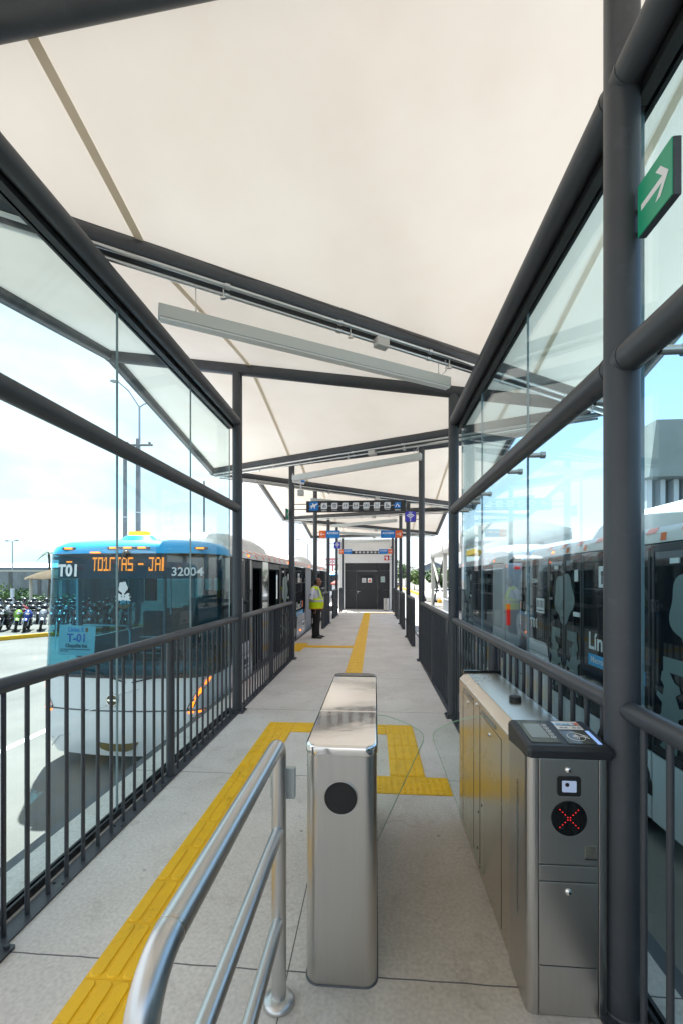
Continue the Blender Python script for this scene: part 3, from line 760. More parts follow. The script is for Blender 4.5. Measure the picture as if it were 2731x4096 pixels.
# ------------------------------------------------------------------ ticket validator cabinet
cb = thing('ticket_gate', (.745, 2.4, 0), 'brushed steel ticket gate cabinet with black card reader top and red cross display', 'ticket gate')
CX0, CX1 = .60, .895
mb = MB(); prof = [(CX0, 0), (CX1, 0), (CX1, 1.01), (CX1-.03, 1.032), (CX0+.045, 1.032), (CX0, .99)]
mb.prism([(x, 1.976, z) for x, z in prof], (0, 1.17, 0)); mb.build('cabinet', M['inoxdark'], cb, True, bevel=.004)
mb = MB(); mb.cyl((.765, 2.44, 1.032), (.765, 2.44, 1.056), .032, .030, n=24); mb.build('sensor_puck', M['black'], cb, True)
mb = MB(); mb.box(CX0+.03, CX1-.005, 3.148, 3.17, .95, 1.045); mb.build('status_window', M['blackgloss'], cb, True)
# seams, slots, screws on the passage side
mb = MB()
for y0_, y1_, z0_, z1_ in ((2.118, 2.122, .03, .93), (2.54, 2.546, .04, .97), (2.70, 2.703, .05, .97), (3.02, 3.023, .05, .93)):
    mb.box(CX0-.0012, CX0+.002, y0_, y1_, z0_, z1_)
mb.box(CX0-.0012, CX0+.002, 2.122, 2.54, .93, .933); mb.box(CX0-.0012, CX0+.002, 2.70, 3.02, .93, .933)
mb.build('panel_gap', M['black'], cb, True)
for y0_, y1_ in ((2.20, 2.50), (2.72, 3.0)):
    mb = MB(); mb.prism([(CX0-.002, y0_+a, b) for a, b in ((0.0, .952), (.02, .944), (y1_-y0_, .944), (y1_-y0_, .958), (.02, .966))], (.006, 0, 0)); mb.build('vent_slot', M['lcdglass'], cb, True)
mb = MB()
for y_, z_ in ((2.33, .88), (2.86, .90), (2.62, .955)):
    mb.ball((CX0-.002, y_, z_), .011, 12, 8, (.6, 1, 1))
mb.build('lock', M['chrome'], cb, True)
mb = MB()
for y_, z_ in ((2.50, .42), (2.58, .34), (2.60, .12)): mb.ball((CX0, y_, z_), .008, 10, 6, (.4, 1, 1))
mb.build('sensor_eye', M['black'], cb, True)
# front module
FY0, FY1 = 1.742, 1.972
mb = MB()
pl = [(CX0-.008, FY1), (CX0-.008, FY0+.03)] + [(CX0-.008+.03-.03*math.cos(i/6*PI/2), FY0+.03-.03*math.sin(i/6*PI/2)) for i in range(1, 7)] + [(CX0+.034, FY0), (CX0+.034, FY0+.010), (CX1-.034, FY0+.010), (CX1-.034, FY0)] + [(CX1-.022+.03*math.sin(i/6*PI/2), FY0+.03-.03*math.cos(i/6*PI/2)) for i in range(0, 7)] + [(CX1+.008, FY1)]
mb.loft([[(a, b, 0.0) for a, b in pl], [(a, b, 1.0) for a, b in pl]], True, True, False); mb.build('front_housing', M['inox'], cb, True, bevel=.002)
for z0_, z1_ in ((.006, .193), (.197, .521), (.526, .586), (.591, 1.0)):
    mb = MB(); mb.box(CX0+.037, CX1-.037, FY0-.001, FY0+.009, z0_, z1_); mb.build('front_panel', M['inox'], cb, True, bevel=.002)
mb = MB(); mb.box(CX0-.0095, CX0-.006, FY0+.11, FY0+.125, .30, .86); mb.build('side_slot', M['lcdglass'], cb, True)
# reader head
mb = MB(); rx0, rx1 = CX0-.012, CX1+.014
prof = [(FY1+.0, .985), (FY0-.022, 1.008), (FY0-.024, 1.040), (FY0-.004, 1.052), (FY1-.008, 1.078), (FY1+.004, 1.066)]
rings = [[(x, a, b if i in (1, 2) else b - dz_*(.0)) for a, b in prof] for i, (x, dz_) in enumerate(((rx0+.0, .01), (rx0+.012, 0), (rx1-.012, 0), (rx1, .01)))]
rings[0] = [(rx0, a*1.0+(0.008 if a < 1.75 else -.004), b-(.008 if b > 1.03 else -.004)) for a, b in prof]
rings[3] = [(rx1, a+(0.008 if a < 1.75 else -.004), b-(.008 if b > 1.03 else -.004)) for a, b in prof]
mb.loft(rings, True, True, False); rd = mb.build('card_reader', M['signblack'], cb, True, bevel=.003)
# plane of the reader face
ya_, za_, yb_, zb_ = FY0-.004, 1.052, FY1-.008, 1.078
def rf(x, t_, hgt=.0): return (x, ya_+(yb_-ya_)*t_, za_+(zb_-za_)*t_+hgt)
def rquad(nm, m, x0, x1, t0, t1, hgt, xs=0.0, t=.003):
    mb = MB(); mb.prism([rf(x0, t0, hgt), rf(x1, t0, hgt), rf(x1, t1, hgt), rf(x0, t1, hgt)], (0, 0, t)); return mb.build(nm, m, rd, True)
rquad('screen_glass', M['lcdglass'], CX0+.016, CX0+.132, .10, .93, .0005, t=.002)
rquad('lcd', M['lcd'], CX0+.030, CX0+.100, .26, .80, .0028, t=.001)
mb = MB()
for i in range(5):
    c_ = rf(CX0+.117, .30+.115*i, .0032); mb.tube([(c_[0]+.0095*math.cos(q/16*2*PI), c_[1]+.0095*math.sin(q/16*2*PI), c_[2]+.0009*math.sin(q/16*2*PI)) for q in range(17)], .0011, 6, False)
    mb.poly([(c_[0]+a*.4, c_[1]+b*.4, c_[2]+b*.04-.0004) for a, b in circ(.0095, 12)])
mb.build('key_ring', M['signgrey'], rd, True)
rquad('sticker', M['signwhite'], CX0+.163, CX0+.268, .62, .95, .0006, t=.0012)
mb = MB(); f_ = lambda a, b: rf(CX0+.2155+a, .785+b/(yb_-ya_), .0024)
vs, fs = text_mesh('Línea 5', .034, .0006); mb.add([f_(a-.008, b+.012) for a, b, c in vs], fs); mb.build('lettering', M['signcyan'], rd, True)
mb = MB(); mb.prism([f_(.034, .004), f_(.049, .004), f_(.049, .023), f_(.034, .023)], (0, 0, .0006)); mb.build('lettering', M['signorange'], rd, True)
mb = MB(); mb.prism([f_(-.047, -.004), f_(.049, -.004), f_(.049, -.0005), f_(-.047, -.0005)], (0, 0, .0005))
for q in (-.04, -.022, .012, .032): mb.prism([f_(q, -.026), f_(q+.014, -.026), f_(q+.014, -.020), f_(q, -.020)], (0, 0, .0005))
mb.build('lettering', M['houseblue'], rd, True)
rquad('card_pad', M['lcdglass'], CX0+.155, CX0+.262, .08, .555, .0006, t=.002)
rquad('light_strip', M['bluelit'], CX0+.266, CX0+.280, .08, .57, .0008, t=.0022)
mb = MB(); cpx, cpt = CX0+.207, .32
def arc(rx_, ry_, a0, a1, cx=0, n_=14): return [tuple(Vector(rf(cpx+cx+rx_*math.cos(R(a0+(a1-a0)*i/n_)), cpt+ry_*math.sin(R(a0+(a1-a0)*i/n_))/(yb_-ya_), .0036))) for i in range(n_+1)]
mb.tube(arc(.033, .033, 0, 360, 0, 28), .0011, 6, False)
for rr in (.008, .014, .020, .026): mb.tube(arc(rr, rr, -45, 45, -.016), .0014, 6)
mb.tube([rf(cpx+.016, cpt+.02, .0036), rf(cpx+.034, cpt-.01, .0036), rf(cpx+.046, cpt-.05, .0036)], .0013, 6); mb.tube([rf(cpx+.022, cpt+.09, .0036), rf(cpx+.046, cpt+.02, .0036)], .0013, 6)
mb.build('contactless_symbol', M['signwhite'], rd, True)
ccx = (CX0+CX1)/2 - .0
mb = MB(); flat(mb, circ(.067, 40), '-Y', ccx, FY0-.0012, .772, .004); dw = mb.build('display_window', M['blackgloss'], cb, True)
mb = MB()
for i in range(8):
    o_ = (i-3.5)*.0098
    for sg in (-1, 1): flat(mb, circ(.0021, 10), '-Y', ccx+o_, FY0-.0053, .772+sg*o_, .0008)
mb.build('red_cross', M['redled'], dw, True)
mb = MB(); flat(mb, rrect(.088, .075, .010), '-Y', ccx, FY0-.0012, .897, .005); sn = mb.build('scanner', M['black'], cb, True)
mb = MB(); flat(mb, rrect(.054, .044, .004), '-Y', ccx, FY0-.0063, .897, .001); mb.build('scanner_lens', M['lens'], sn, True)
mb = MB(); flat(mb, circ(.0078, 16), '-Y', ccx-.008, FY0-.0075, .904, .001); mb.build('camera_eye', M['black'], sn, True)
for z_ in (.958, .486):
    mb = MB(); mb.ball((ccx, FY0-.001, z_), .0135, 16, 10, (1, .6, 1)); lk = mb.build('lock', M['chrome'], cb, True)
    mb = MB(); flat(mb, circ(.0042, 10), '-Y', ccx+.002, FY0-.0088, z_, .001); mb.build('keyhole', M['black'], lk, True)
mb = MB(); mb.box(ccx+.062, ccx+.102, FY0-.0022, FY0-.0008, .622, .668); mb.build('small_plate', M['inoxdark'], cb, True)
mb = MB(); mb.box(ccx+.060, ccx+.104, FY0-.003, FY0-.0008, .614, .618); mb.build('coin_slot', M['black'], cb, True)
fp = [(CX0-.001, .935)] + smooth_path((CX0-.06, .93), (CX0-.17, .905), (CX0-.235, .865)) + smooth_path((CX0-.25, .855), (CX0-.285, .835), (CX0-.272, .79)) + [(CX0-.001, .06)]
flap(cb, fp, 2.46)

# ------------------------------------------------------------------ stainless guide rail
gr = thing('guide_rail', (-.38, 1.22, 0), 'polished stainless tube rail with three bars standing before the turnstile pillar', 'guide rail')
RXp = -.381
def bendpts(y_in, z_top, r_, dirn, n_=9):
    return [(RXp, y_in + dirn*(-r_ + r_*(1-math.cos(0)) ), z_top)]
pts = [(RXp, 1.715, .02), (RXp, 1.715, .985)]
for i in range(1, 7): a_ = i/6*PI/2; pts.append((RXp, 1.715-.055*(1-math.cos(a_)), .985+.055*math.sin(a_)))
pts.append((RXp, 1.60, 1.04)); pts.append((RXp, .785, 1.04))
for i in range(1, 13): a_ = i/12*PI/2; pts.append((RXp, .785-.105*math.sin(a_), 1.04-.105*(1-math.cos(a_))))
pts += [(RXp, .68, .60), (RXp, .68, .02)]
mb = MB(); mb.tube(pts, .0295, 26); mb.build('top_tube', M['inoxpipe'], gr, True)
for z_ in (.695, .335):
    mb = MB(); mb.cyl((RXp, 1.70, z_), (RXp, .69, z_), .0245, n=24); mb.build('bar', M['inoxpipe'], gr, True)
for y_ in (1.715, .68):
    mb = MB(); mb.loft([[(RXp+r_*math.cos(q/28*2*PI), y_+r_*math.sin(q/28*2*PI), z_) for q in range(28)] for r_, z_ in ((.062, .001), (.062, .010), (.056, .019), (.040, .026), (.030, .028))], True, True); mb.build('flange', M['inoxpipe'], gr, True)
mb = MB()
mb.cyl((RXp, .783, 1.04), (RXp, .788, 1.04), .0302, n=26); mb.build('weld_ring', M['inoxdark'], gr, True)
mb = MB(); mb.cyl((RXp, .68, .928), (RXp, .68, .933), .0302, n=26)
mb.build('weld_ring', M['inoxdark'], gr, True)
mb = MB(); mb.box(RXp-.045, RXp+.058, 1.748, 1.775, .80, .925); mb.build('mounting_box', M['lampalu'], gr, True, bevel=.003)

# ------------------------------------------------------------------ signs
def arrow(wd, hd, lx, tk):      # arrow pointing +a, centred, as three strokes in one polygon set
    return [[(-lx/2, -tk/2), (lx/2-tk*.7, -tk/2), (lx/2-tk*.7, tk/2), (-lx/2, tk/2)],
            [(lx/2-wd, hd/2), (lx/2-wd+tk*1.15, hd/2), (lx/2+tk*.3, 0.0), (lx/2-tk*.75, 0.0)],
            [(lx/2-wd, -hd/2), (lx/2-tk*.75, 0.0), (lx/2+tk*.3, 0.0), (lx/2-wd+tk*1.15, -hd/2)]]
def put_arrow(mb, face, x, y, z, lx, wd, hd, tk, flip=False):
    f = face_map(face, x, y, z)
    for i, pl in enumerate(arrow(wd, hd, lx, tk)):
        c_ = .0004*i
        q = [(-a if flip else a, b) for a, b in pl]
        if flip: q = q[::-1]
        mb.poly([f(a, b, c_) for a, b in q])
# green exit sign by the big post: panel parallel to the platform, facing inwards
sg = thing('exit_sign', (.985, 1.60, 3.07), 'green box sign with white arrow bracketed to the thick right post', 'exit sign', 'green arrow signs')
mb = MB(); mb.box(.985, 1.012, 1.515, 1.705, 2.972, 3.168); mb.build('sign_box', M['steel'], sg, True, bevel=.003)
mb = MB(); mb.box(.981, .9848, 1.517, 1.703, 2.974, 3.166); pn = mb.build('sign_face', M['green'], sg, True)
mb = MB(); put_arrow(mb, '-X', .9805, 1.61, 3.07, .145, .062, .105, .023); mb.build('arrow', M['signwhite'], pn, True)
for z_ in (3.005, 3.09):
    mb = MB(); mb.tube([(.985, 1.77, z_), (.998, 1.735, z_), (.998, 1.70, z_)], .010, 8); mb.build('bracket', M['steel'], sg, True)
sg = thing('exit_sign', (XL-.06, Yk(2)-.12, 3.05), 'small green sign with white arrow on the left post before the route sign', 'exit sign', 'green arrow signs')
mb = MB(); mb.box(XL-.085, XL-.06, Yk(2)-.24, Yk(2)-.05, 2.94, 3.15); mb.build('sign_box', M['steel'], sg, True)
mb = MB(); mb.box(XL-.0595, XL-.056, Yk(2)-.238, Yk(2)-.052, 2.942, 3.148); pn = mb.build('sign_face', M['green'], sg, True)
mb = MB(); put_arrow(mb, '+X', XL-.0555, Yk(2)-.145, 3.045, .14, .06, .10, .022, True); mb.build('arrow', M['signwhite'], pn, True)
mb = MB(); mb.cyl((XL-.07, Yk(2)-.06, 3.05), (XL-.02, Yk(2), 3.05), .008, n=8); mb.build('bracket', M['steel'], sg, True)

PLANE = [(-.5, .10), (-.36, .06), (-.16, .12), (-.22, .33), (-.12, .36), (.10, .21), (.34, .33), (.50, .36), (.48, .24), (.30, .10), (.20, .02), (.14, -.30), (.06, -.33), (.0, -.06), (-.22, -.16), (-.28, -.34), (-.36, -.34), (-.36, -.13)]
ICON = [[(-.4, -.4), (.4, -.4), (.4, -.28), (-.4, -.28)], [(-.3, -.2), (-.16, -.2), (-.16, .3), (-.3, .3)], [(-.06, -.2), (.08, -.2), (.08, .42), (-.06, .42)], [(.18, -.2), (.32, -.2), (.32, .26), (.18, .26)]]
def icon_shapes(i):
    A = [
     [[(-.42, -.38), (.42, -.38), (.42, -.22), (-.42, -.22)], [(-.30, -.18), (-.02, -.18), (-.02, .38), (-.16, .44), (-.30, .38)], [(.06, -.18), (.38, -.18), (.30, .06), (.06, .10)]],
     [[(-.42, -.30), (.42, -.30), (.36, -.16), (-.36, -.16)], [(-.10, -.12), (.10, -.12), (.16, .14), (0, .46), (-.16, .14)], [(-.40, -.12), (-.16, -.12), (-.22, .14), (-.34, .06)], [(.16, -.12), (.40, -.12), (.34, .06), (.22, .14)]],
     [[(-.42, .22), (.42, .22), (.34, .40), (-.34, .40)], [(-.36, -.36), (-.24, -.36), (-.24, .20), (-.36, .20)], [(.24, -.36), (.36, -.36), (.36, .20), (.24, .20)], [(-.14, -.36), (-.04, -.36), (-.04, .20), (-.14, .20)], [(.04, -.36), (.14, -.36), (.14, .20), (.04, .20)]],
     [[(-.40, .05), (.30, .12), (.42, .32), (.32, .36), (.2, .26), (-.36, .2)], [(-.36, -.34), (-.26, -.34), (-.22, .04), (-.36, .03)], [(.16, -.34), (.26, -.34), (.28, .10), (.14, .08)]],
     [[(-.38, -.36), (-.22, -.36), (-.22, .40), (-.38, .40)], [(.22, -.36), (.38, -.36), (.38, .40), (.22, .40)], [(-.18, -.06), (.18, -.06), (.18, .10), (-.18, .10)], [(-.18, -.36), (.18, -.36), (.18, -.26), (-.18, -.26)]],
     [[(-.40, -.36), (-.26, -.36), (-.26, .36), (-.40, .36)], [(.26, -.36), (.40, -.36), (.40, .36), (.26, .36)], [(-.12, -.20), (.12, -.20), (.12, .28), (-.12, .28)]],
     [[(-.42, .34), (-.30, .40), (-.04, .02), (-.14, -.04)], [(.42, .34), (.14, -.04), (.04, .02), (.30, .40)], [(-.40, -.36), (-.26, -.36), (-.10, -.10), (-.18, -.08)], [(.40, -.36), (.18, -.08), (.10, -.10), (.26, -.36)]]]
    return A[i % 7]
def route_sign(x0, x1, y, z0, z1, label, post_l, post_r, full=True):
    s = thing('route_sign', ((x0+x1)/2, y, z0), label, 'route sign', 'station line signs')
    H = z1-z0; zc = (z0+z1)/2
    mb = MB(); mb.box(x0, x1, y-.03, y+.03, z0, z1); bd = mb.build('sign_board', M['signblack'], s, True, bevel=.004)
    mb = MB()
    for z_ in (z0+H*.27, z1-H*.25):
        mb.cyl((post_l, y, z_), (x0, y, z_), .009, n=8); mb.cyl((x1, y, z_), (post_r, y, z_), .009, n=8)
    mb.build('bracket', M['steel'], s, True)
    fy = y-.0305; W = x1-x0
    px = lambda f: x0 + W*f
    tiles = [(.078, .80, M['signcyan'] if False else M['signblue'])] + [(.183+.1055*i, .56, M['signgrey']) for i in range(7)] + [(.918, .54, M['signblue'])]
    if not full: tiles = tiles[1:]
    for i, (f, hh, m_) in enumerate(tiles):
        mb = MB(); flat(mb, rrect(H*hh, H*hh, H*.12, 4, (.2, 1, .2, 1)), '-Y', px(f), fy, zc+H*.04, .003); tl_ = mb.build('stop_tile', m_, bd, True)
        mb = MB(); ff = face_map('-Y', px(f), fy-.0036, zc+H*.04); S = H*hh*.88
        if full and i == 0: mb.poly([ff(a*S, b*S) for a, b in PLANE]); mb.build('pictogram', M['signwhite'], tl_, True)
        elif full and i == 8:
            mb.poly([ff(a*S, b*S) for a, b in ((-.44, -.32), (-.30, -.32), (-.06, .14), (.14, -.20), (.06, -.32), (.24, -.32), (.0, .36), (-.08, .36))]); mb.poly([ff(a*S, b*S) for a, b in ((.28, -.32), (.44, -.32), (.20, .12), (.12, .0))]); mb.build('pictogram', M['signwhite'], tl_, True)
        else:
            for pl in icon_shapes(i): mb.poly([ff(a*S*.85, b*S*.85) for a, b in pl])
            mb.build('pictogram', M['houseblue'], tl_, True)
    mb = MB()
    fs_ = [t_[0] for t_ in tiles]
    for a, b in zip(fs_[:-1], fs_[1:]):
        n_ = 7
        for q in range(n_):
            xx = px(a+.035+(b-a-.065)*(q+.5)/n_); flat(mb, circ(.0055, 8), '-Y', xx, fy, zc+H*.04, .002)
    if full:
        for i, f in enumerate(fs_[1:]):
            for q in range(2 if i in (0, 5, 7) else 1):
                flat(mb, rrect(W*.055, H*.030, .001), '-Y', px(f), fy, zc-H*.34-q*H*.065, .0015)
    mb.build('stop_names', M['signwhite'], bd, True)
route_sign(-1.43, .64, Yk(2), 3.095, 3.33, 'long black route sign with blue plane tile and row of pale stop icons', XL+.06, XR-.06)
route_sign(-1.36, .58, 23.4, 3.02, 3.19, 'small distant black route sign between the farther pair of access signs', -1.36, .58, False)
bpy.data.objects['route_sign.001'].location.z = bpy.data.objects['route_sign.001'].location.z
def wifi_sign(xc, y, zc, S, px_, label):
    s = thing('wifi_sign', (xc, y, zc-S/2), label, 'wifi sign', 'violet wifi signs')
    mb = MB(); flat(mb, rrect(S, S, S*.06), '-Y', xc, y+.015, zc, .03); mb.build('sign_box', M['signblack'], s, True)
    mb = MB(); flat(mb, rrect(S*.94, S*.94, S*.12), '-Y', xc, y-.0155, zc, .003); pn = mb.build('sign_face', M['signviolet'], s, True)
    mb = MB()
    for rr in (.46, .32, .18):
        f = face_map('-Y', xc, y-.0195, zc-S*.22)
        out = [f(S*rr*math.sin(R(a)), S*rr*math.cos(R(a))) for a in range(-50, 51, 10)]; inn = [f(S*(rr-.08)*math.sin(R(a)), S*(rr-.08)*math.cos(R(a))) for a in range(50, -51, -10)]
        mb.poly(out+inn)
    flat(mb, circ(S*.055, 14), '-Y', xc, y-.0195, zc-S*.24, 0)
    flat(mb, rrect(S*.34, S*.035, .001), '-Y', xc, y-.0195, zc+S*.40, 0); flat(mb, rrect(S*.30, S*.04, .001), '-Y', xc, y-.0195, zc+S*.31, 0)
    flat(mb, rrect(S*.09, S*.09, .001), '-Y', xc, y-.0195, zc-S*.39, 0)
    mb.build('wifi_symbol', M['signwhite'], pn, True)
    mb = MB()
    for z_ in (zc-S*.25, zc+S*.25): mb.cyl((xc, y, z_), (px_, y, z_), .007, n=8)
    mb.build('bracket', M['steel'], s, True)
wifi_sign(.735, Yk(2), 2.985, .225, XR-.05, 'violet wifi sign hanging under the right end of the route sign')
wifi_sign(-1.40, Yk(4), 2.96, .25, XL+.05, 'small violet wifi sign between the left access signs')
def access_sign(x0, x1, y, z0, z1, left, px_, label):
    s = thing('access_sign', ((x0+x1)/2, y, z0), label, 'access sign', 'blue and orange access signs')
    W = x1-x0; H = z1-z0; zc = (z0+z1)/2; xo = x0+W*.33 if left else x1-W*.33
    mb = MB(); mb.box(x0, x1, y-.02, y+.02, z0, z1); mb.build('sign_box', M['signblue'], s, True)
    mb = MB(); a_, b_ = (x0+.002, xo) if left else (xo, x1-.002); mb.box(a_, b_, y-.024, y-.0205, z0+.002, z1-.002); op = mb.build('arrow_panel', M['signorange'], s, True)
    mb = MB(); put_arrow(mb, '-Y', (a_+b_)/2, y-.0246, zc, W*.21, W*.085, H*.48, H*.075, left); mb.build('arrow', M['signwhite'], op, True)
    c_ = (xo+x1)/2 if left else (x0+xo)/2
    mb = MB(); put_text(mb, 'ACCESO', H*.36, '-Y', c_, y-.0212, zc+H*.13, H*.012, sx=1.12); mb.build('lettering', M['signwhite'], s, True)
    mb = MB(); put_text(mb, '/Access', H*.27, '-Y', c_-W*.03, y-.0212, zc-H*.23, H*.004, sx=1.1); mb.build('lettering', M['signcyan'], s, True)
    mb = MB()
    for z_ in (zc-H*.28, zc+H*.28): mb.cyl((x0 if left else x1, y, z_), (px_, y, z_), .008, n=8)
    mb.build('bracket', M['steel'], s, True)
access_sign(-1.62, -1.02, Yk(3), 2.895, 3.115, True, XL+.05, 'blue and orange ACCESO sign with left arrow above the man in the vest')
access_sign(.175, .80, Yk(3), 2.885, 3.105, False, XR-.05, 'blue and orange ACCESO sign with right arrow, the larger one on the right')
access_sign(-1.62, -1.05, Yk(5), 2.84, 3.05, True, XL+.05, 'smaller distant ACCESO sign with left arrow in front of the white kiosk')
access_sign(.19, .80, Yk(5), 2.84, 3.05, False, XR-.05, 'smaller distant ACCESO sign with right arrow in front of the white kiosk')
s = thing('fire_sign', (.64, 23.45, 2.68), 'small red fire extinguisher sign below the distant right access sign', 'fire sign')
mb = MB(); mb.box(.50, .76, 23.44, 23.47, 2.68, 2.94); pn = mb.build('sign_box', M['signred'], s, True)
mb = MB(); flat(mb, [(-.05, -.09), (.05, -.09), (.05, .03), (.025, .06), (.025, .09), (-.025, .09), (-.025, .06), (-.05, .03)], '-Y', .64, 23.4395, 2.81); flat(mb, [(-.10, .0), (-.07, .0), (-.07, .08), (-.10, .08)], '-Y', .64, 23.4395, 2.81); mb.build('pictogram', M['signwhite'], pn, True)
mb = MB()
for z_ in (2.74, 2.88): mb.cyl((.76, 23.455, z_), (XR-.02, 23.5, z_), .008, n=8)
mb.build('bracket', M['steel'], s, True)
# camera / speaker hanging from the conduit
s = thing('security_camera', (-1.50, 8.6, 3.4), 'small grey camera unit hanging above the left end of the route sign', 'camera')
mb = MB(); mb.cyl((-1.62, 8.55, 3.66), (-1.40, 8.62, 3.62), .042, n=16); mb.build('housing', M['signwhite'], s, True)
mb = MB(); mb.cyl((-1.47, 8.6, 3.60), (-1.47, 8.6, 3.47), .014, n=8); mb.cyl((-1.62, 8.55, 3.68), (-1.62, 8.55, 3.80), .012, n=8); mb.build('stem', M['galv'], s, True)
mb = MB(); mb.box(-1.53, -1.41, 8.55, 8.66, 3.36, 3.47); mb.build('sensor_head', M['boxgrey'], s, True, bevel=.01)
mb = MB(); mb.box(-1.46, -1.38, 8.56, 8.60, 3.62, 3.66); mb.build('label_band', M['signblue'], s, True)

# ------------------------------------------------------------------ end kiosk
KY = 24.0
ks = thing('kiosk', (-.4, KY+1.4, 0), 'white kiosk building with dark grey panel front closing the far end', 'kiosk')
mb = MB(); mb.box(-2.0, -1.655, KY, KY+2.8, -.9, 3.72); mb.box(.81, 1.15, KY, KY+2.8, -.9, 3.72); mb.box(-1.655, .81, KY, KY+2.8, 2.56, 3.72); mb.box(-1.655, .81, KY+.12, KY+2.8, 0, 2.56); mb.build('wall', M['wall'], ks, True)
mb = MB(); mb.box(-2.08, 1.22, KY-.08, KY+2.9, 3.722, 3.86); mb.build('roof_slab', M['wall'], ks, True)
ps_ = [(-1.65, -1.045, 0.01, 1.03), (-1.65, -1.045, 1.05, 2.12), (-1.65, -1.045, 2.14, 2.55), (-1.03, .145, 2.14, 2.55), (.16, .80, .01, 1.03), (.16, .80, 1.05, 2.12), (.16, .80, 2.14, 2.55)]
for a, b, z0_, z1_ in ps_:
    mb = MB(); mb.box(a, b, KY+.05, KY+.115, z0_, z1_); mb.build('front_panel', M['doorgrey'], ks, True, bevel=.008)
mb = MB(); mb.box(-1.02, .135, KY+.04, KY+.115, .01, 2.10); dr = mb.build('door', M['doorgrey'], ks, True, bevel=.008)
mb = MB(); mb.cyl((-.95, KY+.0, .98), (-.80, KY+.0, .98), .014, n=8); mb.cyl((-.95, KY+.0, .98), (-.95, KY+.05, .98), .012, n=8); mb.build('handle', M['chrome'], dr, True)
mb = MB(); mb.box(-.97, -.93, KY+.025, KY+.04, .84, 1.02); mb.build('lock_plate', M['chrome'], dr, True)
mb = MB()
for i in range(7): mb.box(-.74, -.14, KY+.024, KY+.04, 1.74+.024*i, 1.752+.024*i)
mb.build('louver', M['signblack'], dr, True)
mb = MB(); mb.ball((.92, KY-.03, 3.42), .05, 12, 8); mb.build('dome_camera', M['black'], ks, True)
s = thing('warning_sign', (-.60, KY+.03, 1.48), 'white square no-entry pictogram plate on the dark door', 'sign', 'plates on the kiosk front')
mb = MB(); flat(mb, rrect(.22, .24, .01), '-Y', -.60, KY+.038, 1.60, .006); mb.build('plate', M['signwhite'], s, True)
mb = MB(); f = face_map('-Y', -.60, KY+.0315, 1.60); mb.tube([f(.085*math.cos(i/20*2*PI), .085*math.sin(i/20*2*PI)) for i in range(21)], .008, 6, False); mb.tube([f(-.06, .06), f(.06, -.06)], .008, 6); mb.tube([f(-.01, .06), f(0, .0), f(-.03, -.06)], .011, 6); mb.tube([f(0, 0), f(.03, -.06)], .009, 6); mb.build('pictogram', M['signblack'], s, True)
s = thing('warning_sign', (-.28, KY+.03, 1.48), 'white plate with orange warning triangle on the dark door', 'sign', 'plates on the kiosk front')
mb = MB(); flat(mb, rrect(.22, .24, .01), '-Y', -.28, KY+.038, 1.60, .006); mb.build('plate', M['signwhite'], s, True)
mb = MB(); flat(mb, [(-.09, -.07), (.09, -.07), (0, .095)], '-Y', -.28, KY+.0315, 1.60, .003); tr_ = mb.build('triangle', M['signorange'], s, True)
mb = MB(); flat(mb, [(.012, .05), (-.02, -.012), (-.002, -.012), (-.012, -.055), (.022, .004), (.004, .004)], '-Y', -.28, KY+.0275, 1.60, .001); mb.build('pictogram', M['signblack'], tr_, True)
s = thing('first_aid_box', (.44, KY+.0, 1.50), 'pale first aid box with green panel on the kiosk front', 'first aid box')
mb = MB(); mb.box(.31, .55, KY-.02, KY+.049, 1.49, 1.82); mb.build('case', M['lampalu'], s, True, bevel=.02)
mb = MB(); flat(mb, rrect(.12, .12, .01), '-Y', .43, KY-.0205, 1.66, .003); gp = mb.build('green_panel', M['green'], s, True)
mb = MB(); flat(mb, [(-.04, -.014), (-.014, -.014), (-.014, -.04), (.014, -.04), (.014, -.014), (.04, -.014), (.04, .014), (.014, .014), (.014, .04), (-.014, .04), (-.014, .014), (-.04, .014)], '-Y', .43, KY-.0242, 1.66); mb.build('cross', M['signwhite'], gp, True)
s = thing('litter_bin', (.60, 23.05, 0), 'stainless cylindrical litter bin standing by the kiosk door', 'litter bin')
mb = MB(); mb.cyl((0, 0, .03), (0, 0, .62), .155, n=28); mb.build('drum', M['inox'], s)
mb = MB(); mb.cyl((0, 0, 0), (0, 0, .03), .15, n=24); mb.build('foot', M['black'], s)
mb = MB(); mb.loft([[(r_*math.cos(q/28*2*PI), r_*math.sin(q/28*2*PI), z_) for q in range(28)] for r_, z_ in ((.16, .62), (.16, .645), (.12, .66), (.10, .65), (.10, .63))], True, True); mb.build('lid', M['inoxpipe'], s)

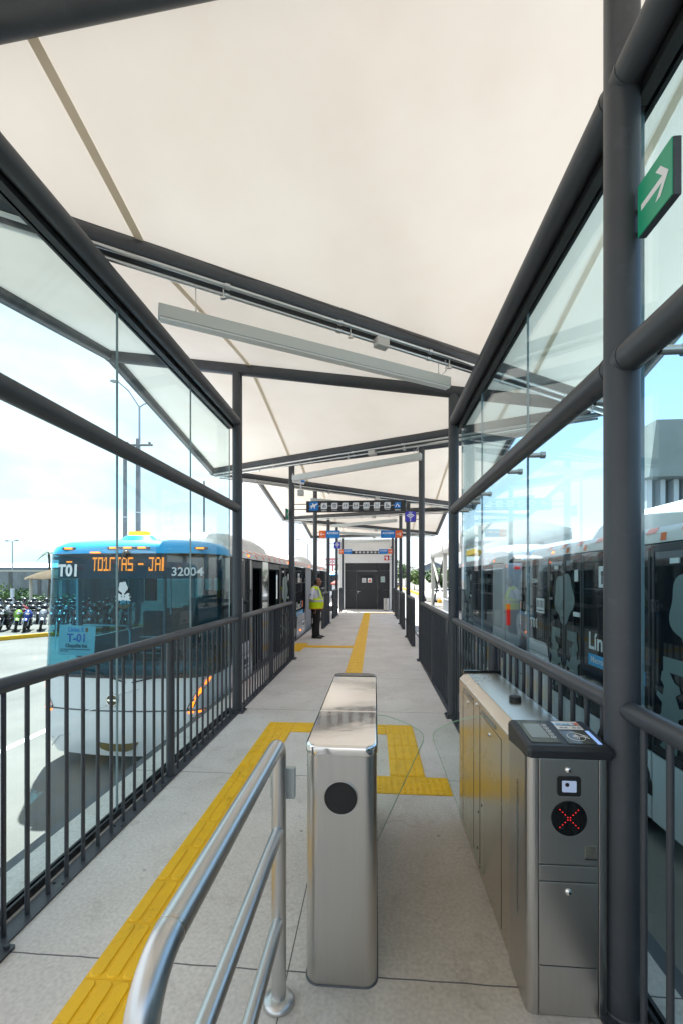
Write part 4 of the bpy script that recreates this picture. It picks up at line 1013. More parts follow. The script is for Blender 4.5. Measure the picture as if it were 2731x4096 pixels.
# ------------------------------------------------------------------ buses (local frame: nose towards -Y, platform side +X, z of the platform = 0 before the offset)
BO = (0, 0, .95)
HW = 1.275
PROF = [(1.275, 2.05), (1.235, 2.15), (1.13, 2.225), (.85, 2.275), (.45, 2.30), (0, 2.31)]
def front_y(x, lean=0.0, hw=HW, cr=.34):
    ax = abs(x)
    bow = .10*(min(ax, hw-cr)/(hw-cr))**2
    if ax <= hw-cr: return bow + lean
    t = min(1.0, (ax-(hw-cr))/cr)
    return .10 + lean + cr*(1-math.sqrt(max(0, 1-t*t)))*1.35
def plan_curve(hw, lean, yend=1.0):
    xs = [-hw + 2*hw*i/44 for i in range(45)]
    cr = .34
    pts = []
    pts.append((-hw, yend))
    aa = [PI/2*i/8 for i in range(9)]
    for a in aa: pts.append((-(hw-cr) - cr*math.cos(a), lean+.10 + cr*1.35*(1-math.sin(a))))
    for i in range(1, 16):
        x = -(hw-cr) + 2*(hw-cr)*i/16; pts.append((x, lean+.10*(abs(x)/(hw-cr))**2))
    for a in reversed(aa): pts.append(((hw-cr) + cr*math.cos(a), lean+.10 + cr*1.35*(1-math.sin(a))))
    pts.append((hw, yend))
    return pts
def lean_z(z): return 0.0 if z < .26 else (z-.26)/1.79*.12
TREE = []
for i in range(40):
    a = 2*PI*i/40; rr = .40*(1+.09*math.cos(5*a+.9)-.03*math.sin(a)); TREE.append((rr*.80*math.cos(a), .30+rr*math.sin(a)))
TRUNK = [(-.035, -.40), (.035, -.40), (.05, -.02), (-.05, -.02)]
LION = [(-.02, -.02), (.05, .05), (.13, .09), (.20, .05), (.22, -.03), (.16, -.08), (.19, -.17), (.29, -.14), (.30, -.19), (.20, -.24), (.21, -.34), (.30, -.42), (.28, -.50), (.22, -.46), (.17, -.58), (.24, -.66), (.14, -.67), (.09, -.52), (.03, -.44), (-.02, -.56), (.04, -.67), (-.06, -.67), (-.10, -.50), (-.09, -.34), (-.18, -.30), (-.24, -.40), (-.28, -.36), (-.20, -.22), (-.10, -.24), (-.04, -.14), (-.12, -.10), (-.10, -.04)]
def bus(name, loc, rz, L, label, sides, near_skirt, group, open_doors=False, detail_front=True, rear=True, wheels=(2.6, 8.0)):
    b = thing(name, loc, label, 'bus', group, rz)
    B = lambda mb, nm, m_, par=b, **k: mb.build(nm, m_, par, off=BO, **k)
    # ---- front shell
    def band(zs, hwf=None, leans=None):
        return [[(x, y, z) for x, y in plan_curve(hwf(z) if hwf else HW, leans(z) if leans else lean_z(z))] for z in zs]
    low_l = lambda z: 0.0 if z > -.45 else (-.45-z)*.32
    low_h = lambda z: HW if z > -.5 else HW-(-.5-z)*.35
    mb = MB(); mb.loft(band((-.74, -.70, -.58, -.45, -.2, .0, .35), low_h, low_l), False); fr = B(mb, 'front_panel', M['buswhite'])
    mb = MB(); mb.loft(band((-.105, -.085), lambda z: HW+.003, lambda z: -.004), False); B(mb, 'panel_gap', M['edge'], fr)
    mb = MB(); mb.loft(band((.35, .395), lambda z: HW+.012, lambda z: -.014), False); B(mb, 'trim', M['steel'], fr)
    if detail_front:
        mb = MB(); mb.loft(band((.38, .7, 1.2, 1.68)), False); B(mb, 'windscreen', M['wind'])
        mb = MB(); mb.loft(band((1.68, 2.05)), False); ds = B(mb, 'destination_glass', M['wind'])
        mb = MB(); mb.loft([[(x*.975, y+.10, z) for x, y in plan_curve(HW, lean_z(z))] for z in (1.70, 2.04)], False); B(mb, 'display_back', mat('display_back', (.035, .06, .085), .5), ds)
    else:
        mb = MB(); mb.loft(band((.38, .7, 1.2, 2.05)), False); B(mb, 'windscreen', M['busglass'])
    cap = []
    for (hw, z), ln_ in zip(PROF, (.12, .15, .25, .50, .75, 1.0)): cap.append([(x, min(y, 1.0), z) for x, y in plan_curve(max(hw, .36), ln_)] if hw > .4 else [(x*hw/.36 if hw else x*.01, 1.0, z) for x, y in plan_curve(.36, 0)])
    mb = MB(); mb.loft(cap, False); B(mb, 'front_cap', M['blue'])
    # ---- roof
    full = [(x, z) for x, z in PROF] + [(-x, z) for x, z in reversed(PROF[:-1])]
    mb = MB(); ys = [1.0, L-.25, L-.08, L]; sc_ = [1, 1, .985, .95]
    mb.loft([[(x*s_, y, z-(1-s_)*1.2) for x, z in full] for y, s_ in zip(ys, sc_)], False); rf_ = B(mb, 'roof', M['roofgrey'])
    for (ya, yb) in ([(2.2, 5.4), (min(L-2.5, 11.0), min(L-.6, 13.5))] if L > 9 else [(2.0, L-1.5)]):
        rings = []
        for y, s_ in ((ya, .55), (ya+.25, .9), (ya+.5, 1), (yb-.9, 1), (yb-.35, .8), (yb, .5)):
            rings.append([(x*(.8+.2*s_), y, 2.27 + h_*s_) for x, h_ in ((-.85, 0), (-.78, .20), (-.6, .31), (0, .34), (.6, .31), (.78, .20), (.85, 0))])
        mb = MB(); mb.loft(rings, False, False); mb.poly(rings[0][::-1]); mb.poly(rings[-1]); B(mb, 'roof_unit', M['roofgrey'], rf_)
    mb = MB(); rnd = random.Random(int(L*7))
    y = 1.6
    while y < L-1:
        x0 = .98; sl_ = .16
        f3 = lambda x_: 2.2515 + (1.13-x_)*.178
        mb.poly([(1.139, y, 2.2225), (1.239, y+.10, 2.1525), (1.239, y+.26, 2.1525), (1.139, y+.16, 2.2225)]); mb.poly([(1.2395, y+.34, 2.148), (1.272, y+.38, 2.068), (1.272, y+.46, 2.068), (1.2395, y+.42, 2.148)])
        y += .52
    B(mb, 'roof_stripes', M['signorange'], rf_)
    mb = MB()
    for y in (2.0, 5.6, 9.2, 12.8):
        if y < L-.5: mb.ball((HW-.03, y, 2.10), .035, 10, 6, (.7, 1.6, .8))
    B(mb, 'marker_lamp', M['amber'], rf_)
    # ---- floor, far wall
    mb = MB(); mb.box(-1.24, 1.20, .5, L-.1, -.12, -.06); B(mb, 'floor', M['interior'])
    mb = MB(); mb.box(-1.1, 1.1, .9, L-.3, -.60, -.13); B(mb, 'chassis', M['black'])
    mb = MB(); mb.box(-HW, -HW+.04, 1.0, L-.05, -.70, .72); mb.box(-HW, -HW+.04, 1.0, L-.05, 1.86, 2.05); y = 1.0
    while y < L-.1: mb.box(-HW, -HW+.04, y, y+.09, .72, 1.86); y += 1.45
    B(mb, 'far_side', M['buswhite'])
    mb = MB(); mb.box(-HW+.012, -HW+.022, 1.09, L-.1, .722, 1.858); B(mb, 'window', M['tintwin'])
    # ---- near side
    for ya, yb, tp in sides:
        zlo = -.02
        for w0, w1, wz in near_skirt:
            if not (yb <= w0+.3 or ya >= w1-.3): pass
        ws = [q for q in near_skirt if ya < q[1] and yb > q[0]]
        if tp == 'bellows':
            mb = MB(); n_ = int((yb-ya)/.075); rings = []
            for i in range(n_+1):
                for q, ins in ((0.0, .015), (.5, .06)):
                    y_ = ya+(yb-ya)*(i+q)/(n_+1)
                    rings.append([(HW-ins, y_, z_) for z_ in (-.6, 2.03)] + [(1.16-ins, y_, 2.19-ins*.5), (.8, y_, 2.29-ins*.5), (0, y_, 2.33-ins*.5), (-.8, y_, 2.29-ins*.5), (-1.16+ins, y_, 2.19), (-HW+ins, y_, 2.03), (-HW+ins, y_, -.6)])
            mb.loft(rings, False); B(mb, 'bellows', M['bellows']); continue
        g0, g1 = ya+.012, yb-.012
        if tp == 'open':
            mb = MB(); mb.box(HW-.05, HW, ya, ya+.05, -.08, 2.02); mb.box(HW-.05, HW, yb-.05, yb, -.08, 2.02); mb.box(HW-.05, HW, ya+.05, yb-.05, 1.90, 2.02); mb.box(HW-.03, HW-.0, ya+.05, yb-.05, -.72, -.10)
            df_ = B(mb, 'door_frame', M['signblack'])
            mb = MB(); mb.box(HW-.62, HW-.06, ya+.055, ya+.075, -.03, 1.88); B(mb, 'door_leaf', M['busglass'], df_); mb = MB(); mb.box(HW-.6, HW-.08, yb-.075, yb-.055, -.03, 1.88); B(mb, 'door_leaf', M['busglass'], df_)
            mb = MB(); mb.cyl((HW-.75, (ya+yb)/2, -.05), (HW-.75, (ya+yb)/2, 1.95), .02, n=8); mb.box(HW-.95, HW-.90, yb-.35, yb-.02, -.02, .95); B(mb, 'grab_pole', M['curbyel'], df_)
            continue
        m_ = M['busmirror'] if tp == 'mirror' else M['busglass']
        mb = MB(); mb.box(HW-.03, HW, g0, g1, zlo, 2.035); pn = B(mb, 'door' if tp == 'door' else 'side_window', m_)
        if tp in ('glass', 'linea', 'tag', 'plain'):
            mb = MB(); mb.box(HW-.003, HW+.004, g0+.06, g1-.06, 1.56, 1.575); mb.box(HW-.003, HW+.006, g0, g0+.035, .35, 2.0); mb.box(HW-.003, HW+.006, g1-.035, g1, .35, 2.0); B(mb, 'frame', M['signblack'], pn)
        if tp == 'door':
            mb = MB()
            mb.box(HW-.003, HW+.006, g0, g0+.04, .0, 2.03); mb.box(HW-.003, HW+.006, g1-.04, g1, .0, 2.03); mb.box(HW-.003, HW+.006, g0+.04, g1-.04, 1.96, 2.03); mb.box(HW-.003, HW+.006, g0+.04, g1-.04, .0, .06)
            B(mb, 'frame', M['signblack'], pn)
        # lower part
        y = g0
        mb = MB(); mb.box(HW-.025, HW-.003, g0, g1, -.70, zlo-.012); B(mb, 'lower_panel', M['buswhite'] if tp not in ('mirror',) else M['signblack'], pn)
        if tp == 'linea':
            cy_ = g0+.16
            mb = MB(); put_text(mb, 'Línea 5', .30, '+X', HW+.003, cy_, .90, .006, 'LEFT'); B(mb, 'lettering', M['signwhite'], pn)
            mb = MB(); mb.box(HW-.001, HW+.003, cy_-.0, cy_+1.18, .60, .745); st_ = B(mb, 'route_band', M['signcyan'], pn)
            mb = MB(); put_text(mb, 'Macro Aeropuerto', .105, '+X', HW+.0045, cy_+.06, .675, .002, 'LEFT', 1.14); B(mb, 'lettering', M['signwhite'], st_)
            mb = MB(); flat(mb, rrect(.16, .20, .02), '+X', HW+.0015, cy_+1.06, .92, .002); B(mb, 'route_square', M['signorange'], pn)
            mb = MB(); flat(mb, rrect(.26, .26, .01), '+X', HW+.0015, g0+.55, 1.72, .002); wp = B(mb, 'wheelchair_sticker', M['signwhite'], pn)
            mb = MB(); flat(mb, rrect(.16, .06, .02), '+X', HW+.0042, g0+.55, 1.76, 0); flat(mb, rrect(.04, .10, .01), '+X', HW+.0042, g0+.50, 1.68, 0); flat(mb, rrect(.04, .10, .01), '+X', HW+.0042, g0+.60, 1.68, 0); B(mb, 'pictogram', M['signblack'], wp)
        if tp == 'tag':
            mb = MB(); put_text(mb, 'T01', .22, '+X', HW+.003, g0+.26, .93, .006); B(mb, 'lettering', M['signwhite'], pn)
            mb = MB(); put_text(mb, '32004', .10, '+X', HW+.003, g0+.30, 1.66, .003); B(mb, 'lettering', M['signwhite'], pn)
            mb = MB(); flat(mb, rrect(.34, .24, .01), '+X', HW+.0015, (g0+g1)/2+.1, 1.25, .002); stt = B(mb, 'notice', M['signwhite'], pn)
            mb = MB()
            for q in range(5): flat(mb, rrect(.035, .12, .002), '+X', HW+.0042, (g0+g1)/2+.1-.13+.062*q, 1.28, 0)
            flat(mb, rrect(.28, .02, .002), '+X', HW+.0042, (g0+g1)/2+.1, 1.17, 0); B(mb, 'notice_print', M['signblack'], stt)
    # crest decal (tree with two lions) over each pair of door leaves
    drs = [(a, c) for a, c, t_ in sides if t_ == 'door']
    for i in range(0, len(drs)-1, 2):
        cy_ = drs[i][1]; ring = [(a*1.0, .02+b_*.86) for a, b_ in TREE]
        # left and right half on each leaf so nothing bridges the gap
        for sg_ in (-1, 1):
            f = lambda a, b_, c_=0.0: (HW+.007+c_, cy_+a, 1.16+b_)
            half = [q for q in ring if sg_*q[0] > .035]; half.sort(key=lambda q: math.atan2(q[1]-.3, sg_*q[0]))
            poly = [(sg_*.03, half[0][1])] + half + [(sg_*.03, half[-1][1])]
            mb = MB(); mb.poly([f(a, b_) for a, b_ in poly]); mb.poly([f(sg_*.03, .02, .0003), f(sg_*.17, .02, .0003), f(sg_*.11, -.10, .0003), f(sg_*.03, -.14, .0003)])
            mb.poly([f(sg_*(.27+a*.80), -.40+b_*1.02, .0006) for a, b_ in LION])
            mb.poly([f(sg_*.12, -.20, .0012), f(sg_*.41, -.20, .0012), f(sg_*.41, -.34, .0012), f(sg_*.12, -.34, .0012)])
            B(mb, 'crest_decal', mat('decal_pale', (.17, .225, .225), .4))
        mb = MB(); mb.box(HW+.006, HW+.02, drs[i+1][1]-.22, drs[i+1][1]-.04, 1.18, 1.24); mb.box(HW+.006, HW+.02, drs[i][1]-.30, drs[i][1]-.18, 1.84, 1.89); mb.box(HW+.006, HW+.012, drs[i+1][1]-.2, drs[i+1][1]-.1, 1.66, 1.82); B(mb, 'door_plate', M['signwhite'])
    for w0, w1, wz in near_skirt:
        mb = MB(); pl = [(w0-.12, -.70), (w1+.12, -.70), (w1+.10, .1), (w1-.06, wz-.04), (w1-.12, wz), (w0+.12, wz), (w0+.06, wz-.04), (w0-.10, .1)]
        mb.prism([(HW+.0065, a, z_) for a, z_ in pl], (.010, 0, 0)); sk = B(mb, 'skirt_panel', M['buswhite'])
        mb = MB(); mb.box(HW+.0166, HW+.018, w0-.05, w1+.04, wz-.20, wz-.192); B(mb, 'panel_gap', M['edge'], sk)
        mb = MB(); mb.ball((HW+.018, (w0+w1)/2-.18, wz-.46), .035, 12, 8, (.4, 1.5, .7)); B(mb, 'marker_lamp', M['amber'], sk)
        mb = MB(); flat(mb, rrect(.36, .26, .01), '+X', HW+.0168, w1-.33, wz-.37, .002); st_ = B(mb, 'sticker', M['signgrey'], sk)
        mb = MB(); put_text(mb, 'Mi Movilidad', .062, '+X', HW+.0195, w1-.33, wz-.43, .003); flat(mb, rrect(.30, .10, .004), '+X', HW+.0195, w1-.33, wz-.33, 0); B(mb, 'lettering', M['signblack'], st_)
    for wy in wheels:
        if wy > L: continue
        for sx_ in (1, -1):
            mb = MB(); x_ = sx_*(HW-.02)
            mb.cyl((x_-sx_*.28, wy, -.47), (x_, wy, -.47), .47, n=32); wh = B(mb, 'wheel', M['tyre'])
            mb = MB(); mb.loft([[(x_+sx_*dx_, wy+rr*math.cos(q/24*2*PI), -.47+rr*math.sin(q/24*2*PI)) for q in range(24)] for rr, dx_ in ((.29, .004), (.27, -.03), (.12, -.02), (.10, .01), (.04, .012))], True, True); B(mb, 'rim', M['rim'], wh)
            mb = MB(); mb.prism([(x_+sx_*.021, wy+.56*math.cos(PI*q/16), -.47+.56*math.sin(PI*q/16)) for q in range(17)], (-sx_*.01, 0, 0)); B(mb, 'wheel_arch', M['black'])
    # ---- rear
    if rear:
        mb = MB(); mb.box(-HW+.02, HW-.02, L-.06, L+.05, -.70, 2.03); rp = B(mb, 'rear_panel', M['buswhite'], bevel=.04)
        mb = MB(); mb.box(-.95, .95, L+.045, L+.056, .95, 1.75); B(mb, 'rear_window', M['busglass'], rp)
        for sx_ in (1, -1):
            mb = MB(); mb.box(sx_*(HW-.085), sx_*(HW-.02), L+.04, L+.075, .72, 1.16); B(mb, 'tail_lamp', M['redlamp'], rp)
            mb = MB(); mb.box(sx_*(HW-.3), sx_*(HW-.18), L+.04, L+.07, 1.90, 1.96); B(mb, 'high_lamp', M['redlamp'], rp)
        mb = MB(); mb.box(HW-.02, HW+.012, L-.9, L+.02, .35, 2.02); B(mb, 'corner_panel', mat('bus_corner', (.50, .53, .54), .4))
    # ---- front details
    if detail_front:
        FY = lambda x, z: front_y(x, lean_z(z))
        def wrap(vs, d_): return [(x, FY(x, z)-d_, z) for x, z in vs]
        for s_, xc, zc, sz, bo in (('T01', -.79, 1.806, .225, .009), ('32004', .92, 1.79, .165, .003)):
            v_, f_ = text_mesh(s_, sz, bo); mb = MB(); mb.add(wrap([(a+xc, b_+zc) for a, b_, c_ in v_], .006), f_); B(mb, 'fleet_number', M['signgrey'])
        G = {'T': ('11111', '00100', '00100', '00100', '00100', '00100', '00100'), '0': ('11111', '10001', '10001', '10001', '10001', '10001', '11111'), '1': ('01100', '10100', '00100', '00100', '00100', '00100', '11111'),
             'I': ('11111', '10000', '10000', '10000', '10000', '10000', '10000'), 'A': ('01110', '10001', '10001', '11111', '10001', '10001', '10001'), 'S': ('11111', '10000', '10000', '11111', '00001', '00001', '11111'),
             '-': ('00000', '00000', '00000', '11111', '00000', '00000', '00000'), 'J': ('11111', '00010', '00010', '00010', '00010', '10010', '11110'), ' ': ('00000',)*7, '|': ('11000', '11000', '11000', '11000', '11000', '11000', '11000')}
        mb = MB(); x = -.45; dt = .0243; dv = .0275
        for ch in 'T01ITAS - JA|':
            gl = G[ch]; wd_ = 3 if ch in ' ' else 5
            for r_ in range(7):
                for c_ in range(5):
                    if gl[r_][c_] == '1':
                        xx = x + c_*dt*.62; zz = 1.985 - r_*dv
                        for sub in (-.25, .25):
                            mb.box(xx-dt*.30, xx+dt*.24, FY(xx, zz)+.070, FY(xx, zz)+.074, zz+sub*dv*.95-dv*.2, zz+sub*dv*.95+dv*.2)
            x += dt*.62*(wd_+.9)
        B(mb, 'destination_text', M['led'])
        # crest on the windscreen
        f = lambda a, b_: (a, FY(a, 1.5)-.006, b_)
        cx_, cz_ = .07, 1.50
        mb = MB(); mb.poly([f(cx_+a*.20, cz_+.02+b_*.20) for a, b_ in TREE]); mb.poly([f(cx_+a*.30, cz_+.02+b_*.40) for a, b_ in TRUNK])
        for sg_ in (-1, 1): mb.poly([(p_[0], p_[1]-.0006, p_[2]) for p_ in [f(cx_+sg_*(.040+a*.24), cz_-.015+b_*.20) for a, b_ in LION]])
        cr_ = B(mb, 'crest_decal', M['signgrey'])
        mb = MB(); out = [f(cx_+.105*math.cos(R(a)), cz_-.13+.085*math.sin(R(a))) for a in range(190, 351, 10)]; inn = [f(cx_+.075*math.cos(R(a)), cz_-.125+.055*math.sin(R(a))) for a in range(350, 189, -10)]; mb.poly(out+inn); B(mb, 'smile_arc', M['signorange'], cr_)
        # route card and notice behind the windscreen
        mb = MB(); mb.prism([(-1.00, .24, .62), (-.43, .20, .60), (-.43, .24, 1.02), (-1.00, .28, 1.04)], (0, .004, 0)); rc = B(mb, 'route_card', M['signwhite'])
        pf = lambda a, b_: (-.715+a, .222-.07*a+.0+.09*(b_), .53+b_) if False else (-.715+a, .2595-.0702*(a+.285)+(b_+.2)*.098-.0235, .82+b_)
        for s_, dx_, dz_, sz, mm in (('Línea 5', -.02, .15, .085, M['signcyan']), ('T-01', 0, .03, .16, M['signblue']), ('Chapalita Inn', 0, -.075, .065, M['houseblue'])):
            v_, f_ = text_mesh(s_, sz, .004); mb = MB(); mb.add([pf(a+dx_, b_+dz_) for a, b_, c_ in v_], f_); B(mb, 'lettering', mm, rc)
        mb = MB(); mb.poly([pf(.13, .12), pf(.17, .12), pf(.17, .18), pf(.13, .18)])
        B(mb, 'lettering', M['signorange'], rc)
        mb = MB()
        for dz_, x1_ in ((-.125, .22), (-.15, -.12)): mb.poly([pf(-.25, dz_-.006), pf(x1_, dz_-.006), pf(x1_, dz_+.006), pf(-.25, dz_+.006)])
        B(mb, 'small_print', M['houseblue'], rc)
        mb = MB(); mb.prism([(-1.215, .45, .68), (-1.06, .27, .66), (-1.06, .31, 1.05), (-1.215, .49, 1.07)], (0, .004, 0)); B(mb, 'notice', M['signwhite'])
        # interior
        mb = MB(); mb.box(-1.15, 1.15, .35, .75, -.05, .46); B(mb, 'dashboard', M['interior'], bevel=.05)
        mb = MB(); mb.tube([(.62+.21*math.cos(q/24*2*PI), .86+.09*math.sin(q/24*2*PI), .80+.17*math.sin(q/24*2*PI)) for q in range(25)], .016, 8, False); mb.cyl((.62, .75, .5), (.62, .86, .8), .03, n=8); B(mb, 'steering_wheel', M['black'])
        mb = MB(); mb.box(.40, .88, 1.25, 1.75, .2, .55); mb.box(.42, .86, 1.70, 1.84, .5, 1.25); mb.box(.50, .78, 1.72, 1.84, 1.25, 1.5); B(mb, 'driver_seat', M['seat'], bevel=.05)
        mb = MB(); mb.box(.15, 1.2, 2.0, 2.04, -.05, 1.35); mb.box(.12, .16, 1.1, 2.04, -.05, 1.1); B(mb, 'partition', M['interior'])
        for sx_ in (-.95, -.50):
            for y_ in (2.4, 3.3, 4.2, 5.1):
                mb = MB(); mb.box(sx_-.2, sx_+.2, y_, y_+.42, .25, .42); mb.box(sx_-.2, sx_+.2, y_+.38, y_+.48, .35, 1.05); B(mb, 'seat', M['seat'], bevel=.04)
        mb = MB(); mb.tube([(-1.18, 1.05, .95), (-.45, 1.05, .95), (-.40, 1.05, .85), (-.40, 1.05, -.05)], .02, 8)
        for x_, y_ in ((-.28, 2.2), (-.25, 3.2), (-.25, 4.6), (.2, 2.1)): mb.cyl((x_, y_, -.05), (x_, y_, 2.0), .018, n=8)
        mb.cyl((-.28, 2.2, 1.8), (-.28, 6, 1.8), .016, n=8); B(mb, 'grab_rail', M['galv'])
        for z_ in (.50, .60, .70, .80, .90):
            pass
        mb = MB()
        for q in range(6): mb.box(-.22, .12, 1.02, 1.05, .34+.085*q, .355+.085*q)
        B(mb, 'fare_machine', M['galv'])
        mb = MB(); mb.box(-.42, -.20, .55, .70, 1.36, 1.56); mb.box(-.62, -.44, 1.9, 2.0, 1.3, 1.7); B(mb, 'monitor', M['black'])
        mb = MB(); mb.box(-1.24, 1.24, .45, L-.2, 1.98, 2.02); B(mb, 'ceiling', M['interior'])
        # lamps
        for x_, w_ in ((-.80, .10), (-.09, .09), (.11, .09), (.31, .09), (1.08, .10)):
            zc = 2.125; k_ = .137
            yy = front_y(x_, .138)
            mb = MB(); mb.box(x_-.10, x_+.10, yy-.022, yy+.03, zc-.022, zc+.018); lb = B(mb, 'clearance_lamp', M['edge'], bevel=.012)
            mb = MB(); mb.box(x_-.055, x_+.055, yy-.030, yy-.021, zc-.011, zc+.009); B(mb, 'lens', M['amber'], lb)
        mb = MB(); mb.ball((.10, .10, 2.035), .055, 14, 9); B(mb, 'front_camera', M['blackgloss'])
        mb = MB(); mb.box(-.40, -.28, .07, .12, 2.052, 2.066); mb.box(-.84, -.76, FY(-.98, 1.91)-.014, FY(-.98, 1.91)-.004, 1.925, 1.945); B(mb, 'small_lamp', M['amber'])
        mb = MB(); mb.loft([[(a*s_*.20, .62+b_*s_*.13, z_) for a, b_ in circ(1, 24)] for s_, z_ in ((1.5, 2.265), (1.0, 2.335))], True, True); bb = B(mb, 'beacon_base', M['blue'])
        mb = MB(); flat_ = [(a, b_) for a, b_ in rrect(.32, .16, .075, 8)]; mb.loft([[(a*s_, .62+b_*s_, z_) for a, b_ in flat_] for s_, z_ in ((.92, 2.336), (1, 2.35), (1, 2.385), (.92, 2.40))], True, True); B(mb, 'beacon', M['amber'], bb)
        # nose: badge, DRL lamps, plate
        mb = MB(); flat(mb, circ(.075, 32), '-Y', -.03, -.004, .055, .012); bd = B(mb, 'badge', mat('badge_dark', (.09, .075, .03), .25, .6))
        mb = MB(); mb.tube([(-.03+.078*math.cos(q/32*2*PI), -.014, .055+.078*math.sin(q/32*2*PI)) for q in range(33)], .008, 8, False); mb.box(-.09, .03, -.022, -.016, .045, .066)
        mb.tube([(.03, -.010, .105), (.08, -.006, .145), (.33, .0, .21)], .006, 6); mb.tube([(-.09, -.010, .005), (-.14, -.006, -.03), (-.39, .0, -.10)], .006, 6); B(mb, 'badge_ring', M['chrome'], bd)
        mb = MB(); flat(mb, [(-.22, .06), (.38, .06), (.30, -.04), (.20, -.075), (-.06, -.075), (-.16, -.04)], '-Y', -.06, .045, -.58, .012); B(mb, 'opening_shade', mat('plate_shadow', (.10, .075, .02), .4))  # flat dark sheet; its colour stands in for shade inside the opening
        for sg_ in (1, -1):
            pth = [(.985, -.07), (1.04, .06), (1.11, .18), (1.175, .30), (1.22, .44)]
            def fp_(x, z, d_): return (sg_*x, front_y(x, 0)-d_, z)
            mb = MB(); q0 = [fp_(x-.035, z-.03, .006) for x, z in pth]; q1 = [fp_(min(1.262, x+.065), z+.02, .006) for x, z in pth]; mb.loft([q0, q1], False, False, True)
            hl = B(mb, 'headlamp', M['blackgloss'])
            mb = MB()
            for (x, z) in ((1.005, -.02), (1.055, .085), (1.095, .16), (1.165, .28)):
                mb.add([fp_(x, z-.045, .0095), fp_(x+.035, z-.035, .0095), fp_(x+.060, z+.045, .0095), fp_(x+.025, z+.035, .0095)], [(0, 1, 2, 3)])
            for x in (.98, 1.08, 1.16):
                mb.add([fp_(x, -.135, .008), fp_(x+.07, -.13, .008), fp_(x+.07, -.105, .008), fp_(x, -.11, .008)], [(0, 1, 2, 3)])
            B(mb, 'signal_lamp', M['amber'], hl)
            mb = MB(); mb.add([fp_(1.03, -.27, .006), fp_(1.17, -.27, .006), fp_(1.19, -.19, .006), fp_(1.03, -.19, .006)], [(0, 1, 2, 3)]); B(mb, 'fog_lamp', M['lcdglass'])
        mb = MB()
        for q_ in ([(-1.05, -.66), (-.86, -.48), (-.70, -.445), (.70, -.445), (.86, -.48), (1.05, -.66)], [(-.98, -.52), (-1.10, -.28), (-1.06, -.16)], [(.98, -.52), (1.10, -.28), (1.06, -.16)]):
            mb.tube([(x, front_y(x, low_l(z))-.002, z) for x, z in q_], .005, 6)
        B(mb, 'bumper_crease', M['lamppole'], fr)
        # wipers and mirrors
        mb = MB(); mb.tube([(.15, -.012, .30), (-.25, -.02, .42), (-.6, -.015, .47)], .010, 6); mb.tube([(.25, -.012, .30), (.70, -.01, .40), (.95, .02, .43)], .010, 6); B(mb, 'wiper', M['black'])
    return b
near_l = [(1.0, 2.05, .60), (6.75, 8.1, .62)]
left_sides = [(.98, 1.65, 'tag'), (1.65, 2.15, 'mirror'), (2.15, 2.9, 'open'), (2.9, 3.38, 'mirror'), (3.38, 4.5, 'open'), (4.5, 5.05, 'door'), (5.05, 5.6, 'door'), (5.6, 6.5, 'mirror'), (6.5, 8.35, 'linea'), (8.35, 9.75, 'bellows'), (9.75, 11.0, 'glass'), (11.0, 12.0, 'open'), (12.0, 13.6, 'glass'), (13.6, 15.4, 'plain')]
bus('city_bus', (-2.225-HW, 5.62, ROAD), 0, 15.4, 'blue fronted white articulated city bus facing the camera with amber destination display', left_sides, near_l, 'city buses', True)
rs = [(.98, 1.9, 'tag'), (1.9, 2.45, 'door'), (2.45, 3.0, 'door'), (3.0, 4.45, 'linea'), (4.45, 5.05, 'door'), (5.05, 5.65, 'door'), (5.65, 7.2, 'glass'), (7.2, 8.35, 'plain'), (8.35, 9.75, 'bellows'), (9.75, 12.0, 'glass'), (12.0, 15.4, 'plain')]
bus('city_bus', (2.75+HW, 9.0, ROAD), PI, 15.4, 'black glazed bus beside the right glass screen with line number lettering and crest decals', rs, [(.95, 1.9, .66), (6.75, 8.1, .5)], 'city buses', False, False, True, (3.9, 8.0))
rs2 = [(.98, 2.2, 'glass'), (2.2, 2.8, 'door'), (2.8, 3.4, 'door'), (3.4, 6.3, 'glass')]
bus('city_bus', (2.75+HW, 15.95, ROAD), PI, 6.5, 'farther bus on the right, its pale rear corner and red lamp facing us', rs2, [(1.0, 2.0, .6)], 'city buses', False, False, True, (2.6, 5.2))
bus('city_bus', (-3.9, 46.0, ROAD), 0, 9.0, 'distant white bus beyond the rear of the articulated bus on the left', [(.98, 3.4, 'glass'), (3.4, 8.9, 'plain')], [(1.0, 2.0, .6)], 'city buses', False, False, True, (2.6, 6.5))
bpy.data.objects['city_bus.003'].rotation_euler.z = 0

# ------------------------------------------------------------------ the man in the vest
def ell(cx, cy, z, rx, ry, n=22, pw=2.0, tilt=0.0):
    out = []
    for i in range(n):
        t = 2*PI*i/n; c_, s_ = math.cos(t), math.sin(t)
        out.append((cx+rx*math.copysign(abs(c_)**(2/pw), c_), cy+ry*math.copysign(abs(s_)**(2/pw), s_), z + tilt*c_*rx))
    return out
def realise(o):
    dg = DEPS(); dg.update(); me = bpy.data.meshes.new_from_object(o.evaluated_get(dg)); old = o.data
    o.modifiers.clear(); o.data = me; return o
pm = thing('person', (-1.655, 12.36, 0), 'man in yellow reflective vest, white shirt and black trousers standing and facing right', 'person')
pm.scale = (0.985, 0.985, 0.985)
sk_v = [(0, 0, .94), (-.03, 0, 1.10), (-.05, 0, 1.28), (-.04, 0, 1.42), (-.005, 0, 1.505), (.03, 0, 1.58),
        (-.01, .10, .90), (.0, .115, .50), (-.01, .12, .09), (.13, .13, .035),
        (-.01, -.10, .90), (-.005, -.115, .50), (-.03, -.12, .09), (.11, -.13, .035)]
sk_r = [.12, .12, .13, .10, .055, .06, .085, .06, .042, .035, .085, .06, .042, .035]
